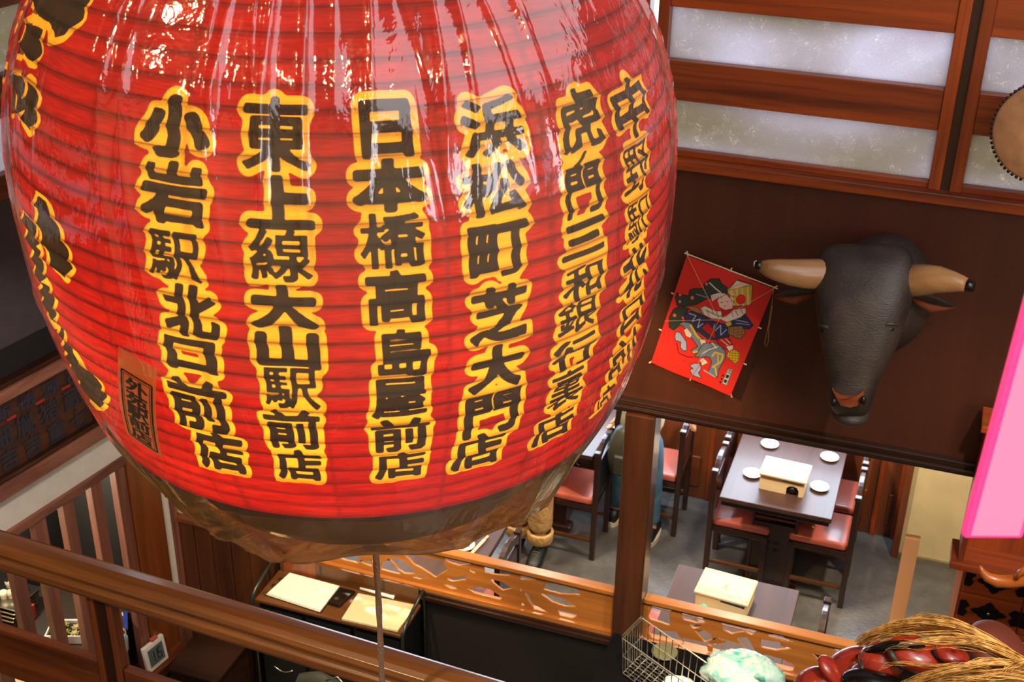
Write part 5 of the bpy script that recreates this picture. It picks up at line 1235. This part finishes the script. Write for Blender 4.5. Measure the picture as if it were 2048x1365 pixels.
def bag():
    t = NT('teal_film'); n = t.N('ShaderNodeTexNoise', {'Vector': t.coords((1,1,1)), 'Scale': 14.0, 'Detail': 5.0, 'Distortion': 1.2})
    col = t.ramp(n.outputs[0], [(.28, S((70,210,186))), (.42, S((176,240,224))), (.55, S((232,248,238)))])
    tr = t.N('ShaderNodeBsdfTranslucent', {'Color': col}); df = t.N('ShaderNodeBsdfDiffuse', {'Color': col}); gl = t.N('ShaderNodeBsdfAnisotropic', {'Roughness': .15})
    b_ = t.N('ShaderNodeBump', {'Height': n.outputs[0], 'Distance': .02, 'Strength': .8}); t.L.new(b_.outputs[0], gl.inputs['Normal']); t.L.new(b_.outputs[0], df.inputs['Normal'])
    m1 = t.N('ShaderNodeMixShader', {0: .45, 1: df.outputs[0], 2: tr.outputs[0]}); lw = t.N('ShaderNodeFresnel', {'IOR': 1.45})
    m2 = t.N('ShaderNodeMixShader', {0: lw.outputs[0], 1: m1.outputs[0], 2: gl.outputs[0]}); t.L.new(m2.outputs[0], t.out.inputs[0])
    c = PY(1488,1352,4.12); from mathutils import noise as mn
    vs, fs = [], []; n1, n2 = 64, 36
    hz = c.z-ct; 
    for i in range(n2+1):
        ph = PI*i/n2-PI/2
        for k in range(n1):
            a = 2*PI*k/n1; d = Vector((math.cos(ph)*math.cos(a), math.cos(ph)*math.sin(a), math.sin(ph))); p = Vector((d.x*.165, d.y*.115, d.z*.085))
            f = 1+.16*mn.noise(d*1.9+Vector((3,1,2)))+.09*abs(mn.noise(d*5))-.05*abs(mn.noise(d*11)); p = p*f
            zz = max(p.z, -(c.z-ct)+.002); vs.append(c+Vector((p.x, p.y, zz)))
    for i in range(n2):
        for k in range(n1): m_ = (k+1) % n1; fs.append((i*n1+k, i*n1+m_, (i+1)*n1+m_, (i+1)*n1+k))
    th = thing('plastic_bag', (c.x,c.y,ct), 'puffed-up pale teal plastic bag in front of the right carved partition', 'bag')
    obj('bag_body', MB().add(vs, fs), t.m, th, smooth=True)
    kn = [c+Vector((.02+.01*math.sin(i), -.02, .075+.012*i)) for i in range(4)]
    obj('bag_knot', MB().tube([c+Vector((.05,-.06,.055)), c+Vector((.06,-.07,.078)), c+Vector((.08,-.08,.082)), c+Vector((.09,-.085,.07))], [.006,.010,.012,.004], 8), t.m, th, smooth=True)
bag()

def mask():
    y = 3.6; K = .00182
    red = NT('red_lacquer'); n = red.N('ShaderNodeTexNoise', {'Vector': red.coords((1,1,1)), 'Scale': 26.0, 'Detail': 6.0}); red.set(Base_Color=red.ramp(n.outputs[0], [(.30, S((70,26,20))), (.40, S((150,42,26))), (.75, S((176,58,36)))]), Roughness=.28, Coat_Weight=.4, Coat_Roughness=.1); red = red.m
    t = thing('red_carved_mask', PY(1850,1400,y), 'red lacquered carved mask with shaggy straw-coloured hair at the lower right corner', 'mask')
    def blob(nm, px, py, rx, rz, ang, yy=y, ry=.06, mat=red, e=1.0):
        R_ = Matrix.Rotation(math.radians(-ang), 3, 'Y') @ Matrix.Rotation(0.0, 3, 'X')
        return obj(nm, MB().ball(PY(px, py, yy), (rx*K, ry, rz*K), 28, 18, R_), mat, t, smooth=True)
    blob('nose', 1640, 1378, 50, 44, 25, 3.56, .07); blob('nostril_wing', 1668, 1345, 40, 14, -38, 3.56, .05)
    blob('cheek', 1708, 1334, 62, 36, 35, 3.60, .07); blob('cheek_fold', 1712, 1362, 20, 42, -10, 3.54, .05)
    blob('brow_lobe', 1762, 1324, 42, 34, 10, 3.53, .07); blob('brow_lobe', 1836, 1311, 54, 25, -10, 3.53, .075)
    blob('brow_lobe', 1905, 1309, 30, 13, -8, 3.52, .05); blob('lower_lip', 1748, 1350, 44, 20, 12, 3.50, .06)
    dk = plain('mask_crevice', (52,44,30), .5)
    blob('skull', 1890, 1352, 150, 44, -5, 3.66, .13, dk); blob('back_of_head', 1992, 1306, 62, 40, -22, 3.80, .14, plain('dull_red', (110,48,30), .6))
    blob('eye_rim', 1752, 1372, 62, 24, 0, 3.44, .06, MT['black'])
    def crease(pts, r): obj('gilt_crease', MB().tube([PY(a,b,yy) for a,b,yy in pts], r, 8), dk, t, smooth=True)  # dark tubes laid along the crevices between the lobes
    crease([(1776,1298,3.50),(1784,1312,3.47),(1792,1325,3.47),(1808,1336,3.47)], .012); crease([(1722,1322,3.50),(1724,1340,3.47),(1732,1356,3.46)], .009); crease([(1868,1302,3.52),(1880,1312,3.50),(1890,1322,3.50)], .013)
    obj('black_hair_band', MB().tube([PY(1716,1314,3.55), PY(1740,1302,3.52), PY(1780,1293,3.50), PY(1850,1288,3.50)], [.010,.016,.018,.012], 8), MT['black'], t, smooth=True)
    obj('support_stick', MB().tube([PY(1858,1232,3.85), PY(1884,1248,3.80), PY(1910,1270,3.75)], .006, 6), MT['black'], t)
    obj('stand', MB().box((PY(1850,1400,y).x-.05,3.52,0), (PY(1850,1400,y).x+.05,3.62,PY(1850,1400,y).z)), MT['black'], t)
    # hair
    rg = random.Random(5); hairm = NT('straw_hair'); hn = hairm.N('ShaderNodeTexNoise', {'Vector': hairm.coords((1,1,1)), 'Scale': 40.0, 'Detail': 2.0}); hairm.set(Base_Color=hairm.ramp(hn.outputs[0], [(.3, S((158,110,44))), (.5, S((214,160,76))), (.7, S((240,196,116)))]), Roughness=.6); hairm = hairm.m
    def spl(P, s):
        n = len(P)-1; x = s*n; i = min(int(x), n-1); f = x-i; p0 = P[max(i-1,0)]; p1 = P[i]; p2 = P[i+1]; p3 = P[min(i+2,n)]
        return tuple(.5*((2*b)+(-a+c)*f+(2*a-5*b+4*c-d)*f*f+(-a+3*b-3*c+d)*f*f*f) for a,b,c,d in zip(p0,p1,p2,p3))
    def lock(name, guide, spread, n, r=.0016, flat=1.0):
        m = MB()
        for k in range(n):
            if k % 9 == 0: g1, g2, gp = rg.gauss(0,1.05), rg.gauss(0,1), rg.uniform(0,6.28)
            o1, o2, ph = g1+rg.gauss(0,.16), g2+rg.gauss(0,.2), gp+rg.gauss(0,.35); s0 = rg.uniform(0,.12); s1 = rg.uniform(.72,1.0); w = rg.uniform(2,7); am = rg.uniform(1.0,4.6); pts = []
            for i in range(13):
                s = s0+(s1-s0)*i/12; x_, y_, sp, yy = spl(guide, s); sp = max(sp, 2)
                wx = am*math.sin(ph+s*w*3); pts.append(PY(x_+o1*sp*.22+wx*.6, y_+o1*sp*flat*.8*.55+wx+rg.uniform(-.6,.6), yy+o2*.022*sp/20))
            m.tube(pts, [r*(1-.5*i/12) for i in range(13)], 4, cap=False)
        return obj(name, m, hairm, t, smooth=True)
    lock('hair_lock', [(2075,1345,16,3.52),(2010,1306,18,3.52),(1935,1268,18,3.54),(1860,1254,17,3.58),(1800,1258,16,3.60),(1745,1274,12,3.60),(1712,1290,7,3.60)], 1, 190)
    lock('hair_lock', [(2075,1345,14,3.60),(2000,1300,22,3.62),(1920,1262,22,3.66),(1862,1246,16,3.70),(1830,1250,14,3.70),(1790,1268,12,3.66)], 1, 110)
    lock('hair_lock', [(2080,1340,12,3.50),(2020,1308,16,3.45),(1960,1286,12,3.42),(1905,1282,8,3.40),(1850,1284,6,3.38),(1790,1288,4,3.38)], 1, 45)
    lock('hair_lock', [(2070,1340,16,3.46),(2000,1325,24,3.42),(1925,1336,18,3.36),(1865,1352,16,3.35),(1805,1372,13,3.36),(1765,1395,8,3.38)], 1, 170)
    lock('hair_lock', [(2080,1360,20,3.42),(2000,1352,24,3.38),(1930,1356,22,3.36),(1860,1368,20,3.35),(1800,1390,16,3.36)], 1, 150)
    lock('hair_lock', [(2060,1330,12,3.40),(2030,1345,20,3.40),(2005,1368,20,3.38),(1980,1395,16,3.38)], 1, 80)
    lock('stray_hair', [(2000,1310,40,3.50),(1930,1290,40,3.36),(1850,1290,40,3.35),(1780,1290,34,3.36),(1740,1310,26,3.36)], 1, 20, .0009)
mask()
# ================================================================ PEOPLE
SKIN = plain('skin', (222,164,128), .5, noise=.05)
def skinned(name, joints, edges, mat, parent, sub=2):
    """one continuous body: joints {key: (x,y,z,rx[,ry])}, world coordinates; grown with a skin modifier and baked"""
    ks = list(joints); me = bpy.data.meshes.new(name); off = parent_world(parent)
    me.from_pydata([tuple(Vector(joints[k][:3])-off) for k in ks], [(ks.index(a), ks.index(b)) for a, b in edges], [])
    o = bpy.data.objects.new(name, me); COL.objects.link(o); o.parent = parent
    md = o.modifiers.new('skin', 'SKIN'); md.use_smooth_shade = True; sv = me.skin_vertices[0] if me.skin_vertices else None
    if sv is None:
        bm = bmesh.new(); bm.from_mesh(me); bm.verts.layers.skin.verify(); bm.to_mesh(me); bm.free(); sv = me.skin_vertices[0]
    for i, k in enumerate(ks):
        j = joints[k]; sv.data[i].radius = (j[3], j[4] if len(j) > 4 else j[3]); sv.data[i].use_root = (i == 0)
    ms = o.modifiers.new('sub', 'SUBSURF'); ms.levels = sub; ms.render_levels = sub
    dg = bpy.context.evaluated_depsgraph_get(); dg.update(); nm = bpy.data.meshes.new_from_object(o.evaluated_get(dg)); o.modifiers.clear(); o.data = nm
    nm.materials.clear(); nm.materials.append(mat); nm.polygons.foreach_set('use_smooth', [True]*len(nm.polygons)); return o
def hand(J, E, wrist, key, s, fwd, up, side):
    """palm and five fingers grown from the wrist joint"""
    w = Vector(wrist); f = Vector(fwd).normalized(); u = Vector(up).normalized(); sd = Vector(side).normalized()
    J['palm'+s] = (*(w+f*.045), .030, .015); E.append((key, 'palm'+s))
    for i, (o, L_, c) in enumerate(((-.030,.066,.9),(-.010,.074,1.0),(.010,.070,1.0),(.028,.056,1.1))):
        b = w+f*.075+sd*o; k = 'f%d%s' % (i, s); J[k+'a'] = (*b, .0105); E.append(('palm'+s, k+'a'))
        p1 = b+f*L_*.42-u*.010*c; p2 = p1+f*L_*.20-u*L_*.34*c; p3 = p2-u*L_*.26*c-f*.004
        J[k+'b'] = (*p1, .0092); J[k+'c'] = (*p2, .0085); J[k+'d'] = (*p3, .0072); E += [(k+'a',k+'b'),(k+'b',k+'c'),(k+'c',k+'d')]
    k = 'th'+s; b = w+f*.030-sd*.030; J[k+'a'] = (*b, .012); J[k+'b'] = (*(b+f*.022-sd*.022-u*.006), .010); J[k+'c'] = (*(b+f*.042-sd*.026-u*.020), .0085); E += [('palm'+s,k+'a'),(k+'a',k+'b'),(k+'b',k+'c')]
def head(t, c, facing, hairc):
    c = Vector(c); f = Vector(facing).normalized(); R_ = f.to_track_quat('-Y','Z').to_matrix()
    W_ = lambda v: c + R_ @ Vector(v)
    hd = obj('face', MB().ball(c, (.074,.092,.112), 24, 18, R_), SKIN, t, smooth=True)
    obj('nose', MB().tube([W_((0,-.088,.02)), W_((0,-.104,-.012)), W_((0,-.094,-.022))], [.007,.012,.008], 8), SKIN, hd, smooth=True)
    for s in (-1,1):
        obj('eye', MB().ball(W_((s*.028,-.083,.012)), (.012,.007,.006), 10, 6, R_), MT['black'], hd, smooth=True)
        obj('ear', MB().ball(W_((s*.074,.0,.0)), (.009,.018,.028), 10, 8, R_), SKIN, hd, smooth=True)
    obj('mouth', MB().tube([W_((-.02,-.084,-.050)), W_((0,-.090,-.052)), W_((.02,-.084,-.050))], .004, 6), plain('lips', (170,90,80), .5), hd, smooth=True)
    m = MB(); rings = []
    for i in range(9):
        ph = PI/2*(1-i/8*1.25); r = .083*math.cos(ph); z = .122*math.sin(ph)
        rings.append([W_((r*math.cos(2*PI*k/24), r*1.18*math.sin(2*PI*k/24)+.010, max(z, -.02) if math.sin(2*PI*k/24) > -.3 else max(z, .055))) for k in range(24)])
    obj('hair', m.loft(rings), plain('hair_col', hairc, .5), t, smooth=True)
def person_a():
    x, y = -2.11, 6.49; t = thing('person', (x,y,0), 'person in cuffed khaki trousers and black shoes standing half hidden below the lantern', 'person')
    J = {'pel': (x,y+.04,.86,.13,.10), 'sp': (x,y+.04,1.05,.12,.09), 'ch': (x,y+.02,1.26,.15,.10), 'nk': (x,y+.0,1.42,.055), 'hb': (x,y-.01,1.50,.055),
         'sl': (x-.17,y+.03,1.34,.055), 'el': (x-.26,y+.03,1.10,.042), 'wl': (x-.22,y-.16,.98,.028), 'sr': (x+.17,y+.03,1.34,.055), 'er': (x+.26,y+.03,1.10,.042), 'wr': (x+.20,y-.16,.98,.028)}
    E = [('pel','sp'),('sp','ch'),('ch','nk'),('nk','hb'),('ch','sl'),('sl','el'),('el','wl'),('ch','sr'),('sr','er'),('er','wr')]
    for s, dx, fy in (('L',-.085,.06),('R',.075,.03)):
        J['hip'+s] = (x+dx,y+.03,.80,.085); J['kn'+s] = (x+dx*1.0,y+fy,.45,.055); J['an'+s] = (x+dx,y+fy+.02,.09,.034); J['ft'+s] = (x+dx*1.05,y+fy-.09,.030,.022,.018)
        E += [('pel','hip'+s),('hip'+s,'kn'+s),('kn'+s,'an'+s),('an'+s,'ft'+s)]
    hand(J, E, J['wl'][:3], 'wl', 'l', (.3,-1,-.1), (0,0,1), (1,.3,0)); hand(J, E, J['wr'][:3], 'wr', 'r', (-.3,-1,-.1), (0,0,1), (-1,.3,0))
    skinned('body', J, E, SKIN, t)
    kh = NT('khaki_cotton'); n = kh.N('ShaderNodeTexNoise', {'Vector': kh.coords((1,1,1)), 'Scale': 14.0, 'Detail': 4.0, 'Distortion': 1.0}); kh.set(Base_Color=kh.ramp(n.outputs[0], [(.3,S((176,134,76))),(.7,S((208,168,108)))]), Roughness=.85); kh.bump(n.outputs[0], .03, .7); kh = kh.m
    rings_ = {}
    J2 = {'w': (x,y+.04,.95,.15,.115), 'p': (x,y+.04,.84,.165,.125)}; E2 = [('w','p')]
    tr = skinned('trousers', {**J2, **{a+s: v for s, dx, fy in (('L',-.085,.06),('R',.075,.03)) for a, v in (('h',(x+dx,y+.035,.74,.105)),('t',(x+dx,y+fy*.6,.60,.098)),('k',(x+dx,y+fy,.45,.090)),('c',(x+dx,y+fy+.015,.30,.088)),('b',(x+dx,y+fy+.02,.20,.084)))}},
        E2+[e for s in 'LR' for e in (('p','h'+s),('h'+s,'t'+s),('t'+s,'k'+s),('k'+s,'c'+s),('c'+s,'b'+s))], kh, t)
    for s, dx, fy in (('L',-.085,.06),('R',.075,.03)):
        c = (x+dx,y+fy+.018,0); obj('trouser_cuff', MB().lathe([(.066,.130),(.080,.131),(.084,.136),(.088,.200),(.086,.208),(.070,.210)], c, 28, caps=False), kh, tr, smooth=True)
        fx = x+dx*1.05; yy = y+fy; prof = []
        for (dy, w, zt) in ((.078,.024,.075),(.06,.044,.108),(.02,.050,.112),(-.03,.050,.100),(-.09,.052,.082),(-.14,.048,.066),(-.185,.026,.045)):
            prof.append([Vector((fx+w*math.cos(2*PI*k/16), yy+dy, .004+max(0, zt*(.5+.5*math.sin(2*PI*k/16))))) for k in range(16)])
        sh = obj('shoe', MB().loft(prof), plain('black_shoe', (24,25,26), .45), t, smooth=True)
        obj('sole', MB().loft([[Vector((fx+(p[0].x-0)*0+(q.x-fx)*1.04, q.y, zz)) for q in p] for p in prof for zz in ()] or [[Vector((fx+.045*math.cos(2*PI*k/20)*(.85 if math.sin(2*PI*k/20)>0 else 1), yy-.05+.135*math.sin(2*PI*k/20), z_)) for k in range(20)] for z_ in (.0,.018)]), plain('dark_sole', (40,44,46), .6), sh, smooth=False)
        for q in range(3): obj('shoe_lace', MB().tube([(fx-.022,yy-.045-.022*q,.098-.009*q),(fx,yy-.048-.022*q,.108-.009*q),(fx+.022,yy-.045-.022*q,.098-.009*q)], .0035, 6), plain('lace', (70,80,74), .7), sh)
    sw = plain('navy_knit', (40,44,60), .9)
    skinned('shirt', {'a': (x,y+.04,.90,.150,.115), 'b': (x,y+.03,1.08,.145,.11), 'c': (x,y+.02,1.28,.175,.12), 'd': (x,y+.01,1.39,.07), 'sl': (x-.19,y+.03,1.33,.068), 'el': (x-.265,y+.03,1.11,.056), 'wl': (x-.235,y-.11,1.01,.042), 'sr': (x+.19,y+.03,1.33,.068), 'er': (x+.265,y+.03,1.11,.056), 'wr': (x+.215,y-.11,1.01,.042)},
        [('a','b'),('b','c'),('c','d'),('c','sl'),('sl','el'),('el','wl'),('c','sr'),('sr','er'),('er','wr')], sw, t)
    head(t, (x,y-.03,1.58), (0,-1,-.15), (30,22,18))
person_a()
def person_b():
    x, y = -1.515, 6.95; t = thing('person', (x,y,0), 'person in a cream shirt and jeans with a dark backpack, behind the thick post', 'person')
    J = {'pel': (x,y,.80,.09,.07), 'sp': (x,y+.01,1.0,.085,.07), 'ch': (x,y+.04,1.20,.145,.10), 'nk': (x,y+.08,1.37,.052), 'hb': (x,y+.10,1.45,.055)}
    E = [('pel','sp'),('sp','ch'),('ch','nk'),('nk','hb')]
    wl = PZ(1243,820,.98); wr = PZ(1376,822,.97)
    J.update({'sl': (x-.17,y+.04,1.27,.052), 'el': (x-.245,y+.04,1.06,.042), 'wl': (*wl,.027), 'sr': (x+.17,y+.04,1.27,.052), 'er': (x+.26,y+.03,1.08,.042), 'wr': (*wr,.027)})
    E += [('ch','sl'),('sl','el'),('el','wl'),('ch','sr'),('sr','er'),('er','wr')]
    feet = (('L',-1.68,7.10,0),('R',-1.395,6.96,0))
    for s, fx, fy, _ in feet:
        J['hip'+s] = (x+(-.08 if s=='L' else .08),y,.74,.06); J['kn'+s] = ((x+fx)/2+(-.04 if s=='L' else .04),y+.03,.44,.052); J['an'+s] = (fx,fy,.09,.032); J['ft'+s] = (fx+(-.03 if s=='L' else .02),fy+.10,.035,.032,.026)
        E += [('pel','hip'+s),('hip'+s,'kn'+s),('kn'+s,'an'+s),('an'+s,'ft'+s)]
    hand(J, E, wl, 'wl', 'l', (-.25,-.25,-1), (.9,.3,.1), (.2,1,0)); hand(J, E, wr, 'wr', 'r', (.45,-.45,-.75), (.3,-.6,.5), (-.6,.6,0))
    skinned('body', J, E, SKIN, t)
    je = plain('blue_denim', (66,104,128), .85, noise=.2)
    jn = {'w': (x,y,.88,.140,.115), 'p': (x,y,.76,.150,.12)}; ej = [('w','p')]
    for s, fx, fy, _ in feet:
        sx = -.085 if s == 'L' else .085; kx = (x+fx)/2+(-.04 if s=='L' else .04)
        jn.update({'h'+s: (x+sx,y,.66,.092), 'k'+s: (kx,y+.03,.44,.070), 'c'+s: ((kx+fx)/2,(y+.03+fy)/2,.26,.062), 'b'+s: (fx,fy,.13,.052)}); ej += [('p','h'+s),('h'+s,'k'+s),('k'+s,'c'+s),('c'+s,'b'+s)]
    skinned('jeans', jn, ej, je, t)
    for s, fx, fy, _ in feet:
        prof = []
        for (dy, w, zt) in ((-.085,.020,.06),(-.065,.036,.09),(-.02,.040,.10),(.04,.042,.085),(.10,.046,.065),(.15,.040,.05),(.18,.020,.035)):
            prof.append([Vector((fx+w*math.cos(2*PI*k/16), fy+dy, .022+max(0, zt*(.5+.5*math.sin(2*PI*k/16))))) for k in range(16)])
        sh = obj('shoe', MB().loft(prof), plain('black_shoe', (24,25,26), .45), t, smooth=True)
        obj('sole', MB().loft([[Vector((fx+.050*math.cos(2*PI*k/20), fy+.045+.140*math.sin(2*PI*k/20), z_)) for k in range(20)] for z_ in (0,.034)]), plain('white_sole', (214,206,180), .5), sh, label='thick white sole')
    cr = plain('cream_cotton', (214,204,172), .9)
    skinned('shirt', {'a': (x,y,.80,.175,.14), 'b': (x,y+.01,1.0,.155,.12), 'c': (x,y+.04,1.20,.17,.12), 'd': (x,y+.07,1.33,.07), 'sl': (x-.185,y+.04,1.27,.068), 'el': (x-.23,y+.04,1.14,.060), 'sr': (x+.185,y+.04,1.27,.068), 'er': (x+.235,y+.035,1.15,.060)},
        [('a','b'),('b','c'),('c','d'),('c','sl'),('sl','el'),('c','sr'),('sr','er')], cr, t)
    obj('wrist_watch', MB().tube([wl+Vector((.030*math.cos(2*PI*k/14), .030*math.sin(2*PI*k/14), .035)) for k in range(15)], .006, 6), MT['black'], t, smooth=True)
    head(t, (x,y+.13,1.53), (.1,1,-.25), (26,20,18))
    b = thing('backpack', (x-.0,y-.17,.72), 'dark olive backpack hanging low on the person in the cream shirt', 'backpack')
    ob = plain('olive_nylon', (52,52,40), .5); rings = []
    for z, w, d in ((.66,.09,.05),(.69,.125,.085),(.80,.14,.095),(.90,.13,.085),(.98,.10,.06),(1.01,.05,.03)):
        rings.append([Vector((x+w*abs(math.cos(a))**.7*math.copysign(1,math.cos(a)), y-.245+d*abs(math.sin(a))**.7*math.copysign(1,math.sin(a)), z)) for a in [2*PI*k/24 for k in range(24)]])
    obj('bag_body', MB().loft(rings), ob, b, smooth=True)
    obj('front_pocket', MB().box((x-.08,y-.355,.70), (x+.08,y-.32,.84)), ob, b, bevel=.015, seg=3)
    for s in (-1,1): obj('shoulder_strap', MB().sweep([(x+s*.09,y-.16,.76),(x+s*.12,y-.14,.95),(x+s*.11,y-.10,1.15),(x+s*.10,y+.02,1.34),(x+s*.10,y+.14,1.24)], [(-.018,-.004),(.018,-.004),(.018,.004),(-.018,.004)], up=(0,-1,.2)), MT['blackm'], b)
    obj('carry_loop', MB().tube([(x-.03,y-.23,1.0),(x-.02,y-.24,1.05),(x+.02,y-.24,1.05),(x+.03,y-.23,1.0)], .006, 6), MT['blackm'], b, smooth=True)
person_b()
